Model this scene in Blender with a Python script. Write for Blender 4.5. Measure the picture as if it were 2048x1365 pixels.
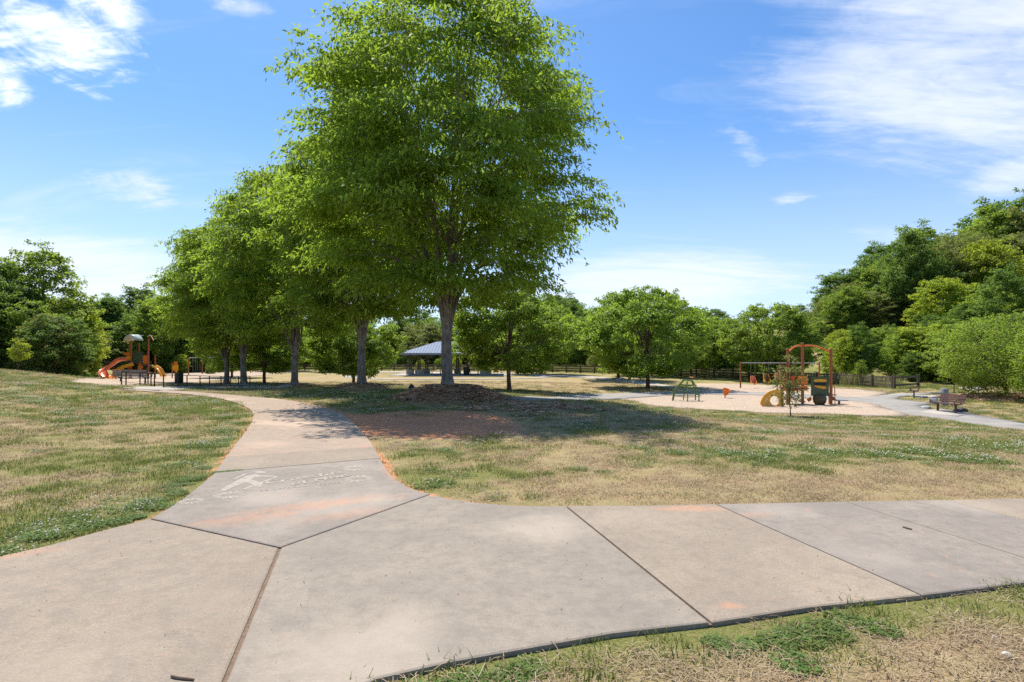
import bpy, bmesh, math, random
import numpy as np
from mathutils import Vector, Matrix, Euler
R = math.radians
for o in list(bpy.data.objects): bpy.data.objects.remove(o)
SC = bpy.context.scene
COL = SC.collection
# ------------------------------------------------------------------ camera, sky, sun, exposure
CAMZ, FPX, HOR = 1.65, 1100.0, 715.0
cd = bpy.data.cameras.new('camera'); cam = bpy.data.objects.new('camera', cd); COL.objects.link(cam)
cam.location = (0, 0, CAMZ); cam.rotation_euler = (R(90), 0, 0)
cd.sensor_width = 36; cd.lens = FPX/2048*36; cd.shift_y = (HOR-682.5)/2048
cd.clip_start = 0.05; cd.clip_end = 5000
SC.camera = cam
SUN_EL, SUN_DIR = R(62), Vector((-0.44, 0.9, 0)).normalized()
sd = bpy.data.lights.new('sun', 'SUN'); sd.energy = 3.1; sd.angle = R(0.53); sd.color = (1.0, 0.95, 0.86)
sun = bpy.data.objects.new('sun', sd); COL.objects.link(sun)
tosun = Vector((SUN_DIR.x*math.cos(SUN_EL), SUN_DIR.y*math.cos(SUN_EL), math.sin(SUN_EL)))
sun.rotation_euler = tosun.to_track_quat('Z', 'Y').to_euler()
SC.view_settings.view_transform = 'Standard'; SC.view_settings.look = 'None'
SC.view_settings.exposure = 1.07; SC.view_settings.gamma = 1.0
SC.view_settings.use_curve_mapping = False
SC.cycles.max_bounces = 10; SC.cycles.diffuse_bounces = 7; SC.cycles.transmission_bounces = 4
SC.cycles.use_denoising = False
try: SC.cycles.denoising_prefilter = 'ACCURATE'
except Exception: pass
SC.cycles.sample_clamp_indirect = 6

class NT:
    """tiny node-tree helper"""
    def __init__(s, t): s.t = t; t.nodes.clear()
    def n(s, typ, props=None, **ins):
        nd = s.t.nodes.new(typ)
        for k, v in (props or {}).items(): setattr(nd, k, v)
        for k, v in ins.items():
            key = int(k[1:]) if k[0] == 'i' and k[1:].isdigit() else k.replace('_', ' ')
            s.set(nd, key, v)
        return nd
    def set(s, nd, key, v):
        sock = nd.inputs[key]
        if isinstance(v, bpy.types.NodeSocket): s.t.links.new(v, sock)
        elif isinstance(v, bpy.types.Node): s.t.links.new(v.outputs[0], sock)
        else:
            if hasattr(sock, 'default_value'):
                if sock.type == 'RGBA' and len(v) == 3: v = (*v, 1)
                sock.default_value = v
    def math(s, op, a, b=0.0, c=None, clamp=False):
        nd = s.n('ShaderNodeMath', {'operation': op, 'use_clamp': clamp}); s.set(nd, 0, a); s.set(nd, 1, b)
        if c is not None: s.set(nd, 2, c)
        return nd.outputs[0]
    def vm(s, op, a, b=None):
        nd = s.n('ShaderNodeVectorMath', {'operation': op}); s.set(nd, 0, a)
        if b is not None: s.set(nd, 1, b)
        return nd.outputs['Value'] if op in ('LENGTH', 'DOT_PRODUCT', 'DISTANCE') else nd.outputs[0]
    def mix(s, f, a, b, blend='MIX'):
        nd = s.n('ShaderNodeMix', {'data_type': 'RGBA', 'blend_type': blend})
        s.set(nd, 0, f); s.set(nd, 6, a); s.set(nd, 7, b); return nd.outputs[2]
    def rng(s, v, a, b, c=0.0, d=1.0, smooth=True):
        nd = s.n('ShaderNodeMapRange', {'interpolation_type': 'SMOOTHSTEP' if smooth else 'LINEAR'})
        for i, x in enumerate((v, a, b, c, d)): s.set(nd, i, x)
        return nd.outputs[0]
    def noise(s, vec, scale, detail=4.0, rough=0.55, dist=0.0):
        nd = s.n('ShaderNodeTexNoise', None, Vector=vec, Scale=scale, Detail=detail, Roughness=rough, Distortion=dist)
        return nd.outputs[0]

# ---- sky: Nishita plus clouds laid on the sky dome
w = bpy.data.worlds.new('World'); SC.world = w; w.use_nodes = True
N = NT(w.node_tree)
sky = N.n('ShaderNodeTexSky', {'sky_type': 'NISHITA', 'sun_disc': False, 'sun_elevation': SUN_EL,
    'sun_rotation': math.atan2(SUN_DIR.x, SUN_DIR.y), 'altitude': 100.0, 'air_density': 1.0, 'dust_density': 0.6, 'ozone_density': 1.6})
tc = N.n('ShaderNodeTexCoord').outputs['Generated']
sx = N.n('ShaderNodeSeparateXYZ', None, i0=tc)
zz = N.math('MAXIMUM', sx.outputs[2], 0.0)
def skydir(px, py): return Vector(((px-1024)/FPX, 1.0, (HOR-py)/FPX)).normalized()
def patch(px, py, sxy, r0, r1, tilt=0.0):
    c = skydir(px, py); az = math.atan2(c.x, c.y)
    mp = N.n('ShaderNodeMapping', {'vector_type': 'TEXTURE'}, Vector=N.vm('SUBTRACT', tc, tuple(c)))
    mp.inputs['Rotation'].default_value = (0, tilt, -az)
    v = N.vm('MULTIPLY', mp.outputs[0], (1/sxy[0], 1/sxy[0], 1/sxy[1]))
    return N.rng(N.vm('LENGTH', v), r0, r1, 1.0, 0.0)
den = N.math('ADD', zz, 0.16)
pl = N.n('ShaderNodeCombineXYZ', None, i0=N.math('DIVIDE', sx.outputs[0], den), i1=N.math('DIVIDE', sx.outputs[1], den), i2=0.0).outputs[0]
def cloud_noise(off, scale, stretch, rot, detail=9.0, rough=0.62, dist=0.8):
    mp = N.n('ShaderNodeMapping', None, Vector=pl); mp.inputs['Location'].default_value = off
    mp.inputs['Rotation'].default_value = (0, 0, rot); mp.inputs['Scale'].default_value = stretch
    return N.noise(mp.outputs[0], scale, detail, rough, dist)
def con(n, k=2.6): return N.math('ADD', N.math('MULTIPLY', N.math('SUBTRACT', n, 0.5), k), 0.5)
n1 = cloud_noise((3.1, 1.7, 0), 5.5, (1.0, 0.6, 1), 0.9)
n2 = cloud_noise((8.4, 5.2, 2), 2.6, (0.45, 1.5, 1), 0.55)
n3 = cloud_noise((1.4, 9.2, 4), 13.0, (0.6, 1.4, 1), 0.5, 9.0, 0.66, 0.5)
def soft(m, n, lo, hi): return N.math('MULTIPLY', 1.0, N.rng(N.math('ADD', N.math('MULTIPLY', m, 0.7), N.math('MULTIPLY', con(n), 0.6)), lo, hi))
def cap(a, b): return N.math('MAXIMUM', a, b)
cum = cap(patch(120, 75, (0.15, 0.085), 0.0, 1.25), patch(0, 172, (0.06, 0.06), 0.1, 1.2))
cum = cap(cum, patch(200, 5, (0.09, 0.06), 0.0, 1.2))
big = cap(patch(2000, 120, (0.42, 0.19), 0.2, 1.2, 0.3), patch(1740, 110, (0.18, 0.13), 0.0, 1.2, 0.4))
big = cap(big, patch(2040, 345, (0.11, 0.05), 0.1, 1.0))
wis = cap(patch(270, 375, (0.12, 0.055), 0.1, 1.1), patch(480, 10, (0.08, 0.03), 0.1, 1.1))
wis = cap(wis, N.math('MULTIPLY', patch(1490, 290, (0.04, 0.14), 0.0, 1.2, -0.6), 0.75)); wis = cap(wis, patch(1590, 395, (0.08, 0.025), 0.0, 1.0))
bank = cap(patch(1300, 570, (0.34, 0.085), 0.2, 1.05), patch(120, 540, (0.32, 0.09), 0.2, 1.05))
d1 = N.math('MULTIPLY', soft(cum, N.math('ADD', N.math('MULTIPLY', n1, 0.55), N.math('MULTIPLY', n3, 0.5)), 0.7, 1.15), 0.97)
d2 = N.math('MULTIPLY', soft(big, N.math('ADD', N.math('MULTIPLY', n2, 0.7), N.math('MULTIPLY', n3, 0.3)), 0.55, 1.2), 0.85)
d3 = N.math('MULTIPLY', soft(wis, N.math('ADD', N.math('MULTIPLY', n1, 0.4), N.math('MULTIPLY', n3, 0.62)), 0.66, 1.3), 0.75)
d4 = N.math('MULTIPLY', soft(bank, N.math('ADD', N.math('MULTIPLY', n2, 0.7), N.math('MULTIPLY', n3, 0.25)), 0.36, 1.1), 0.86)
gen = N.math('MULTIPLY', N.rng(n2, 0.5, 0.8), 0.3)       # thin veil everywhere else on the dome
hz = N.math('MULTIPLY', N.rng(zz, 0.0, 0.42, 1.0, 0.0), 0.5)
skc = N.n('ShaderNodeHueSaturation', None, Hue=0.5, Saturation=1.12, Value=1.0, Color=sky.outputs[0]).outputs[0]
skc = N.mix(1.0, skc, (0.76, 1.02, 1.22), 'MULTIPLY')
skc = N.mix(hz, skc, (6.7, 6.9, 8.9))
skc = N.mix(cap(cap(d2, d3), cap(d4, gen)), skc, (6.7, 7.1, 7.9))
skc = N.mix(d1, skc, (9.2, 9.4, 9.8))
bgd = N.n('ShaderNodeBackground', None, Color=skc, Strength=0.071)
N.n('ShaderNodeOutputWorld', None, Surface=bgd.outputs[0])

# ------------------------------------------------------------------ terrain function
rs = np.random.RandomState(7)
_tab = rs.rand(256, 256)
def vnoise(x, y):
    xi = np.floor(x).astype(int); yi = np.floor(y).astype(int); fx = x-xi; fy = y-yi
    fx = fx*fx*(3-2*fx); fy = fy*fy*(3-2*fy); a = lambda i, j: _tab[(xi+i) & 255, (yi+j) & 255]
    return (a(0,0)*(1-fx)+a(1,0)*fx)*(1-fy)+(a(0,1)*(1-fx)+a(1,1)*fx)*fy
def fbm(x, y, oct=4, f=1.0, g=0.5):
    s = 0; a = 1; t = 0
    for k in range(oct): s = s+a*vnoise(x*f+17.3*k, y*f+5.1*k); t += a; a *= g; f *= 2.03
    return s/t
CP = [(-10,3,0),(0,3,0),(8,3,0),(-6,7,0),(0,7,0),(6,6.5,0),(-3,11,0),(2,11,0),(0,15,0),(-3,18,0),(0,20,0),(3.2,20.5,-.02),(-4,24,-.05),
 (7,10,-.06),(-13.6,24,-.02),(-8.2,17,0),(-7,7.5,.06),(-14,15,.35),(-20,21,.75),(-29.8,32,.95),(-26.9,32,.55),(-24,32,.03),(-15,20,.18),(-19.5,30,-.12),
 (-40,36,.7),(-38,48,-.2),(-45,55,-.6),(-22,38,-.55),(14,15,-.52),(21,22.8,-1.3),(6.5,15,-.38),(12,27.5,-1.3),(9,20,-.75),(6,38,-1.25),(1.5,40,-1.0),(1.0,28,-.35),(5,27,-.75),
 (15,34,-1.3),(20,30,-1.3),(26,30,-1.3),(20,53,-1.3),(11,45,-1.3),(14,62,-1.25),(35,50,-1.35),(30,40,-1.3),(28,26,-1.25),(40,32,-1.2),
 (20,75,-1.1),(0,60,-.95),(0,80,-.85),(-8,63,-.92),(-12,82,-.8),(-30,60,-.9),(-40,60,-.85),(-25,50,-.9),(-45,85,-.9),(-20,100,-.75),(0,112,-.75),(30,90,-1.05),(50,60,-1.2),
 (-8.7,32,-.2),(-15.8,40,-.55),(-10,45,-.75),(-22.9,47,-.86),(-60,70,-.6),(-60,110,-.6),(60,110,-.9),(0,140,-.7),(-10,-12,0),(10,-12,0),(0,-30,.1),(-35,0,.6),(35,0,-.5),(-45,20,1.0),(50,20,-1.0),(-60,140,-.6),(60,140,-.8)]
CP = np.array(CP, float); _S = 20.0
def _k(d2): return np.where(d2 > 1e-12, 0.5*d2*np.log(np.maximum(d2, 1e-12)), 0)
_P = CP[:, :2]/_S; _n = len(_P)
_A = np.zeros((_n+3, _n+3)); _A[:_n, :_n] = _k(((_P[:, None]-_P[None])**2).sum(-1))+np.eye(_n)*0.004
_A[:_n, _n] = 1; _A[:_n, _n+1:] = _P; _A[_n, :_n] = 1; _A[_n+1:, :_n] = _P.T
_W = np.linalg.solve(_A, np.r_[CP[:, 2], 0, 0, 0])
def smooth(a, b, x): t = np.clip((x-a)/(b-a), 0, 1); return t*t*(3-2*t)
MOUNDS = []     # x, y, radius, height
def terrain(x, y, mounds=True):
    x = np.atleast_1d(np.asarray(x, float)); y = np.atleast_1d(np.asarray(y, float))
    cx = np.clip(x, -65, 65)/_S; cy = np.clip(y, -32, 145)/_S
    z = np.empty(x.shape); fx = cx.ravel(); fy = cy.ravel(); fz = np.empty(fx.shape)
    for i in range(0, len(fx), 20000):
        a = fx[i:i+20000]; b = fy[i:i+20000]
        fz[i:i+20000] = _k((a[:, None]-_P[:, 0])**2+(b[:, None]-_P[:, 1])**2)@_W[:_n]+_W[_n]+_W[_n+1]*a+_W[_n+2]*b
    z = fz.reshape(x.shape)
    near = 1-smooth(9, 13, np.hypot(x*0.8, y-3))
    z = z*(1-near)-0.022
    d = (x-34)*0.62+(y-66)*0.78
    z = z+9.0*smooth(0, 60, d)*smooth(22, 60, x)+6*smooth(120, 260, np.hypot(x, y))
    z = z+5.0*smooth(0, 50, -x-52+0.0*y)*smooth(40, 90, y)
    if mounds:
        for mx, my, mr, mh in MOUNDS:
            dd = np.hypot(x-mx, y-my)/mr
            z = z+mh*(1-smooth(0.25, 1.0, dd+0.12*(fbm(x*1.3, y*1.3, 2)-0.5)))
    return z
def tz(x, y): return float(terrain(x, y)[0])
_ys = np.geomspace(1.5, 420, 3500)
def G(px, py, up=0.0):
    zr = CAMZ-(py-HOR)/FPX*_ys-up; x = (px-1024)/FPX*_ys
    zt = terrain(x, _ys); h = np.nonzero(zr <= zt)[0]
    i = h[0] if len(h) else len(_ys)-1
    if i > 0:
        f0 = zr[i-1]-zt[i-1]; f1 = zr[i]-zt[i]; t = f0/(f0-f1) if f0 != f1 else 0
        y = _ys[i-1]+t*(_ys[i]-_ys[i-1])
    else: y = _ys[0]
    return Vector(((px-1024)/FPX*y, y, tz((px-1024)/FPX*y, y)))
def at(px, py, Y): return Vector(((px-1024)/FPX*Y, Y, CAMZ-(py-HOR)/FPX*Y))
def flat(px, py, z=0.01):
    y = (CAMZ-z)*FPX/(py-HOR); return ((px-1024)/FPX*y, y)

# ------------------------------------------------------------------ object helpers
def props(o, label=None, cat=None, group=None, kind=None):
    for k, v in (('label', label), ('category', cat), ('group', group), ('kind', kind)):
        if v: o[k] = v
    return o
def thing(name, label, cat, loc=(0, 0, 0), rz=0.0, group=None):
    o = bpy.data.objects.new(name, None); COL.objects.link(o); o.empty_display_size = 0.2
    o.location = loc; o.rotation_euler = (0, 0, rz); return props(o, label, cat, group)
def mesh_from(name, V, F, smooth_=False):
    me = bpy.data.meshes.new(name); me.from_pydata([tuple(v) for v in V], [], F)
    if smooth_: me.shade_smooth()
    me.update(); return me
def fastmesh(name, V, Q, k=4):
    """V (n,3) array, Q (m,k) face array"""
    me = bpy.data.meshes.new(name); V = np.asarray(V, np.float32); Q = np.asarray(Q, np.int32)
    me.vertices.add(len(V)); me.vertices.foreach_set('co', V.ravel())
    me.loops.add(Q.size); me.loops.foreach_set('vertex_index', Q.ravel())
    me.polygons.add(len(Q)); me.polygons.foreach_set('loop_start', np.arange(0, Q.size, k, dtype=np.int32))
    me.polygons.foreach_set('loop_total', np.full(len(Q), k, np.int32)); me.update(calc_edges=True); return me
def link(name, me, mat, parent=None, loc=None):
    o = bpy.data.objects.new(name, me); COL.objects.link(o)
    if mat is not None:
        me.materials.clear()
        for m in (mat if isinstance(mat, (list, tuple)) else [mat]): me.materials.append(m)
    if parent is not None: o.parent = parent
    if loc is not None: o.location = loc
    return o
def copy_tree(o, parent=None):
    c = o.copy(); COL.objects.link(c); c.parent = parent
    for ch in list(o.children): copy_tree(ch, c)
    return c
class MB:
    def __init__(s): s.V = []; s.F = []
    def add(s, V, F):
        b = len(s.V); s.V += [Vector(v) for v in V]; s.F += [tuple(b+i for i in f) for f in F]; return s
    def box(s, c, d, rz=0.0, M=None):
        x, y, z = d[0]/2, d[1]/2, d[2]/2
        V = [Vector((a*x, b*y, e*z)) for e in (-1, 1) for a, b in ((-1,-1),(1,-1),(1,1),(-1,1))]
        if M is None: M = Matrix.Rotation(rz, 3, 'Z')
        return s.add([M@v+Vector(c) for v in V], [(3,2,1,0),(4,5,6,7),(0,1,5,4),(1,2,6,5),(2,3,7,6),(3,0,4,7)])
    def bar(s, a, b, w_, h_):
        a = Vector(a); b = Vector(b); d = b-a
        return s.box((a+b)/2, (w_, h_, d.length), M=d.to_track_quat('Z', 'Y').to_matrix())
    def tube(s, pts, r, n=8, cap=True):
        pts = [Vector(p) for p in pts]; m = len(pts)
        if not isinstance(r, (list, tuple, np.ndarray)): r = [r]*m
        V = []; F = []; ref = None
        for i, p in enumerate(pts):
            t = (pts[min(i+1, m-1)]-pts[max(i-1, 0)]); t = t.normalized() if t.length > 1e-9 else Vector((0, 0, 1))
            if ref is None: ref = Vector((1, 0, 0)) if abs(t.x) < 0.8 else Vector((0, 1, 0))
            u = (ref-t*ref.dot(t)).normalized(); v = t.cross(u); ref = u
            V += [p+(u*math.cos(2*math.pi*k/n)+v*math.sin(2*math.pi*k/n))*r[i] for k in range(n)]
        for i in range(m-1):
            for k in range(n):
                k2 = (k+1) % n; F.append((i*n+k, i*n+k2, (i+1)*n+k2, (i+1)*n+k))
        if cap: F.append(tuple(range(n-1, -1, -1))); F.append(tuple((m-1)*n+k for k in range(n)))
        return s.add(V, F)
    def lathe(s, prof, n=16, c=(0, 0, 0), M=None):
        V = []; F = []; c = Vector(c)
        for r_, z in prof:
            for k in range(n):
                v = Vector((r_*math.cos(2*math.pi*k/n), r_*math.sin(2*math.pi*k/n), z)); V.append((M@v if M else v)+c)
        for i in range(len(prof)-1):
            for k in range(n):
                k2 = (k+1) % n; F.append((i*n+k, i*n+k2, (i+1)*n+k2, (i+1)*n+k))
        F.append(tuple(range(n-1, -1, -1))); F.append(tuple((len(prof)-1)*n+k for k in range(n)))
        return s.add(V, F)
    def prism(s, poly, ax, t):
        """poly: list of 3-D points; extruded by vector ax*t"""
        ax = Vector(ax)*t; n = len(poly); P = [Vector(p) for p in poly]
        return s.add(P+[p+ax for p in P], [tuple(range(n-1, -1, -1)), tuple(range(n, 2*n))]+[(i, (i+1) % n, n+(i+1) % n, n+i) for i in range(n)])
    def build(s, name, mat, parent=None, sm=False, bevel=0.0, loc=None):
        me = mesh_from(name, s.V, s.F)
        if bevel:
            bm = bmesh.new(); bm.from_mesh(me); bmesh.ops.recalc_face_normals(bm, faces=bm.faces)
            bmesh.ops.bevel(bm, geom=[e for e in bm.edges if len(e.link_faces) == 2 and e.calc_face_angle(0) > 0.5], offset=bevel, segments=2, affect='EDGES', clamp_overlap=True)
            bm.to_mesh(me); bm.free()
        if sm:
            me.shade_smooth()
            me.set_sharp_from_angle(angle=R(40))
        return link(name, me, mat, parent, loc)
def scatter(name, P, rot, scl, sources, idx=None, kind='stuff', label=None, cat=None):
    me = bpy.data.meshes.new(name); me.vertices.add(len(P)); me.vertices.foreach_set('co', np.asarray(P, np.float32).ravel())
    for nm, ty, arr in (('rot', 'FLOAT_VECTOR', rot), ('scl', 'FLOAT', scl), ('idx', 'INT', idx)):
        if arr is None: continue
        a = me.attributes.new(nm, ty, 'POINT')
        a.data.foreach_set('vector' if ty == 'FLOAT_VECTOR' else 'value', np.asarray(arr, np.int32 if ty == 'INT' else np.float32).ravel())
    o = bpy.data.objects.new(name, me); COL.objects.link(o)
    ng = bpy.data.node_groups.new(name, 'GeometryNodeTree')
    ng.interface.new_socket('Geometry', in_out='INPUT', socket_type='NodeSocketGeometry')
    ng.interface.new_socket('Geometry', in_out='OUTPUT', socket_type='NodeSocketGeometry')
    gi = ng.nodes.new('NodeGroupInput'); go = ng.nodes.new('NodeGroupOutput')
    iop = ng.nodes.new('GeometryNodeInstanceOnPoints'); L = ng.links.new
    L(gi.outputs[0], iop.inputs['Points'])
    def named(nm, ty):
        a = ng.nodes.new('GeometryNodeInputNamedAttribute'); a.data_type = ty; a.inputs['Name'].default_value = nm
        return a.outputs['Attribute']
    L(named('rot', 'FLOAT_VECTOR'), iop.inputs['Rotation']); L(named('scl', 'FLOAT'), iop.inputs['Scale'])
    jn = ng.nodes.new('GeometryNodeJoinGeometry')
    for sobj in sources:
        oi = ng.nodes.new('GeometryNodeObjectInfo'); oi.inputs['Object'].default_value = sobj; oi.inputs['As Instance'].default_value = True
        L(oi.outputs['Geometry'], jn.inputs[0])
    L(jn.outputs[0], iop.inputs['Instance'])
    if idx is not None:
        iop.inputs['Pick Instance'].default_value = True; L(named('idx', 'INT'), iop.inputs['Instance Index'])
    L(iop.outputs[0], go.inputs[0])
    md = o.modifiers.new('scatter', 'NODES'); md.node_group = ng
    return props(o, label, cat, None, kind)
def source(name, me, mats):
    o = bpy.data.objects.new(name, me)
    if not me.materials or me.materials[0] is None:
        if len(me.materials): me.materials.clear()
        for m in mats: me.materials.append(m)
    return o

# ------------------------------------------------------------------ materials
def pmat(name, c1, c2=None, scale=6.0, rough=0.6, bump=0.0, bscale=40.0, metal=0.0, spec=0.4, world=False, lo=0.3, hi=0.7):
    m = bpy.data.materials.new(name); m.use_nodes = True; T = NT(m.node_tree)
    vec = T.n('ShaderNodeNewGeometry').outputs['Position'] if world else T.n('ShaderNodeTexCoord').outputs['Object']
    c2 = c2 or tuple(min(1, x*0.72) for x in c1)
    f = T.rng(T.noise(vec, scale, 6), lo, hi)
    b = T.n('ShaderNodeBsdfPrincipled', None, Base_Color=T.mix(f, c1, c2), Roughness=rough, Metallic=metal)
    b.inputs['Specular IOR Level'].default_value = spec
    if bump:
        bp = T.n('ShaderNodeBump', None, Strength=1.0, Distance=bump, Height=T.noise(vec, bscale, 4)); T.set(b, 'Normal', bp.outputs[0])
    T.n('ShaderNodeOutputMaterial', None, Surface=b.outputs[0]); return m
def leafmat(name, dark, light, trans, tmix=0.42, nscale=0.5, gloss=0.2):
    m = bpy.data.materials.new(name); m.use_nodes = True; T = NT(m.node_tree)
    g = T.n('ShaderNodeNewGeometry'); oc = T.n('ShaderNodeTexCoord').outputs['Object']
    f = T.math('ADD', T.math('MULTIPLY', g.outputs['Random Per Island'], 0.42), T.math('MULTIPLY', T.rng(T.noise(oc, nscale*2.2, 3), 0.38, 0.62), 0.58))  # random leaf tint; clump contrast also paints in sunlit clumps beside dark ones
    col = T.mix(f, dark, light)
    oi = T.n('ShaderNodeObjectInfo').outputs['Random']
    col = T.n('ShaderNodeHueSaturation', None, Hue=T.rng(oi, 0, 1, 0.488, 0.512, False), Saturation=1.0, Value=T.rng(oi, 0, 1, 0.88, 1.12, False), Color=col).outputs[0]
    b = T.n('ShaderNodeBsdfPrincipled', None, Base_Color=col, Roughness=0.6); b.inputs['Specular IOR Level'].default_value = gloss
    t = T.n('ShaderNodeBsdfTranslucent', None, Color=T.mix(f, tuple(x*0.75 for x in trans), trans))
    mx = T.n('ShaderNodeMixShader', None, i0=tmix, i1=b.outputs[0], i2=t.outputs[0])
    T.n('ShaderNodeOutputMaterial', None, Surface=mx.outputs[0]); return m
def barkmat(name, c1, c2, bump=0.02):
    m = bpy.data.materials.new(name); m.use_nodes = True; T = NT(m.node_tree)
    oc = T.n('ShaderNodeTexCoord').outputs['Object']
    v = T.vm('MULTIPLY', oc, (1, 1, 0.35))
    n = T.noise(v, 9, 8, 0.65); n2 = T.noise(oc, 2.2, 3)
    col = T.mix(T.rng(n, 0.38, 0.62), c1, c2); col = T.mix(T.math('MULTIPLY', T.rng(n2, 0.52, 0.68), 0.5), col, (0.36, 0.36, 0.31))
    b = T.n('ShaderNodeBsdfPrincipled', None, Base_Color=col, Roughness=0.9); b.inputs['Specular IOR Level'].default_value = 0.15
    bp = T.n('ShaderNodeBump', None, Strength=1.0, Distance=bump, Height=n); T.set(b, 'Normal', bp.outputs[0])
    T.n('ShaderNodeOutputMaterial', None, Surface=b.outputs[0]); return m
# ------------------------------------------------------------------ layout shared by ground, grass and trees
ZELK = [(899, 22.0, 15.5, 6.3, 0.58, 2.7), (724, 32.0, 15.0, 5.4, 0.34, 2.0), (590, 40.0, 15.4, 5.6, 0.26, 1.9), (487, 47.0, 14.6, 6.0, 0.2, 2.0), (453, 52.0, 13.0, 5.2, 0.15, 1.6)]
for px, Y, H, r_, mh, mr in ZELK: MOUNDS.append(((px-1024)/FPX*Y, Y, mr, mh))
LAWN = [  # px, base py, height, crown radius, variant, has mulch ring
 (1018, 782, 8.4, 4.7, 0, 0), (1295, 777, 9.6, 6.0, 1, 0), (1237, 760, 10.2, 5.2, 0, 1), (1382, 755.5, 9.4, 5.0, 1, 1), (1276, 752, 10.0, 5.0, 0, 1), (1082, 749, 11.6, 6.0, 1, 1),
 (707, 768, 7.0, 4.6, 1, 0), (529, 765, 6.8, 4.2, 0, 0), (464, 754, 7.5, 4.5, 1, 0), (688, 744, 9.0, 5.0, 0, 1), (566, 743, 9.0, 5.0, 1, 1), (1536, 762, 9.6, 6.6, 1, 0)]
def lawn_at(px, py):      # the far lawn lies about 0.85 m below the camera's footing
    y = (CAMZ+0.85)*FPX/(py-HOR); x = (px-1024)/FPX*y; return Vector((x, y, tz(x, y)))
LAWNP = [lawn_at(a[0], a[1]) if a[0] < 800 else G(a[0], a[1]) for a in LAWN]
for a, p in zip(LAWN, LAWNP):
    if a[5]: MOUNDS.append((p.x, p.y, 1.5, 0.3))
BUSH = G(2012, 799); MOUNDS.append((BUSH.x, BUSH.y, 4.6, 0.35))
def W(poly): return [flat(*p) for p in poly]
C0 = (-1.28, 2.15)
SLABS = [
 ('tan', W([(0,1112),(100,1090),(200,1062),(300,1037),(560,1095)])+[C0,(-2.0,1.2),(-2.7,0.0),(-3.3,-1.5),(-5.9,-1.2),(-5.5,1.4),(-4.75,3.4)]),
 ('grey', W([(300,1037),(332,1019),(362,1000),(400,970),(430,945),(760,917),(775,940),(790,957),(820,976),(840,983),(862,988),(560,1095)])),
 ('mid', W([(862,988),(900,998),(950,1005),(1010,1010),(1060,1012),(1132,1012),(1424,1246),(1227,1268),(1009,1307),(897,1327),(753,1360)])+[C0]+W([(560,1095)])),
 ('tan', W([(1132,1012),(1300,1011),(1432,1008),(1846,1191),(1622,1215),(1424,1246)])),
 ('grey', W([(1432,1008),(1560,1006),(1690,1003)])+[(4.29,4.13),(3.725,4.0)]+W([(1846,1191)])),
 ('grey', [flat(1690,1003),(4.98,6.33),(5.45,4.42),(4.29,4.13)]),
 ('tan', [(4.98,6.33),(7.6,6.55),(8.1,5.0),(5.45,4.42)]),
 ('mid', [(7.6,6.55),(10.6,6.6),(11.2,5.3),(8.1,5.0)])]
PL = [(430,945),(475,888),(505,845),(503,824),(480,811),(440,799),(385,791),(320,786),(245,781)]
PR = [(760,917),(731,874),(697,840),(663,822),(618,810),(550,799),(480,793),(405,787),(315,781)]
PLw = [G(*p) for p in PL]; PRw = [G(*p) for p in PR]
PLw[0] = Vector((*flat(430, 945), 0)); PRw[0] = Vector((*flat(760, 917), 0))
def GP(poly): return [tuple(G(*p)[:2]) for p in poly]
MULCH_N = GP([(1200,796),(1258,801),(1297,811),(1356,817),(1480,824),(1536,827),(1600,829),(1660,830),(1720,832.5),(1806,835),(1818,831),(1789,823),(1760,813),(1745,806),(1700,800),(1600,793),(1500,788),(1400,786)])
MULCH_F = GP([(1370,783),(1392,768),(1440,768),(1560,772),(1660,777),(1720,780),(1782,787),(1740,797),(1600,795),(1480,791)])
ASPH = GP([(1010,799),(1120,791.5),(1190,789),(1270,787),(1330,784),(1400,782.5),(1500,785.5),(1600,789.5),(1700,795.5),(1752,794),(1790,788),(1860,787),(1860,790.5),(1800,795),(1795,800),(1850,806),(1868,809),(1838,813),(1850,819),(1930,829),(1990,838),(2048,849),(2200,872),(2200,894),(2048,862),(1960,851),(1880,838),(1818,831),(1789,823),(1760,813),(1745,808),(1700,803.5),(1600,796),(1500,791),(1400,790),(1330,793),(1270,797.5),(1190,800),(1100,802)])
PATH_B = GP([(700,744.5),(800,744),(1000,747.5),(1090,750),(1180,753),(1280,762),(1345,773),(1392,783),(1360,784),(1320,775),(1255,765),(1170,756.5),(1080,753),(1000,750),(800,746.2),(700,746.5)])
cxP = G(905, 750); RINGR = (11.2, 12.6)
MULCH_L = GP([(128,765),(165,759),(240,755),(330,748),(450,742.5),(640,742),(560,747.5),(470,757),(400,765),(330,769),(250,772),(185,771)])
SPUR = GP([(238,779),(262,776),(330,774),(420,773),(540,772),(585,774),(560,777.5),(500,776.5),(400,777),(372,780),(318,784),(280,781)])
PADS = [GP([(1838,826),(1880,820),(1945,829),(1915,836)]), GP([(1828,793),(1870,792),(1880,795),(1830,797)]), GP([(1915,776),(1960,775),(1978,780),(1945,783),(1925,779)])]
EXCL = [s[1] for s in SLABS]+[MULCH_N, MULCH_F, ASPH, PATH_B, MULCH_L, SPUR]+PADS
EXCL.append([tuple(p[:2]) for p in PLw]+[tuple(p[:2]) for p in PRw[::-1]])
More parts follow.
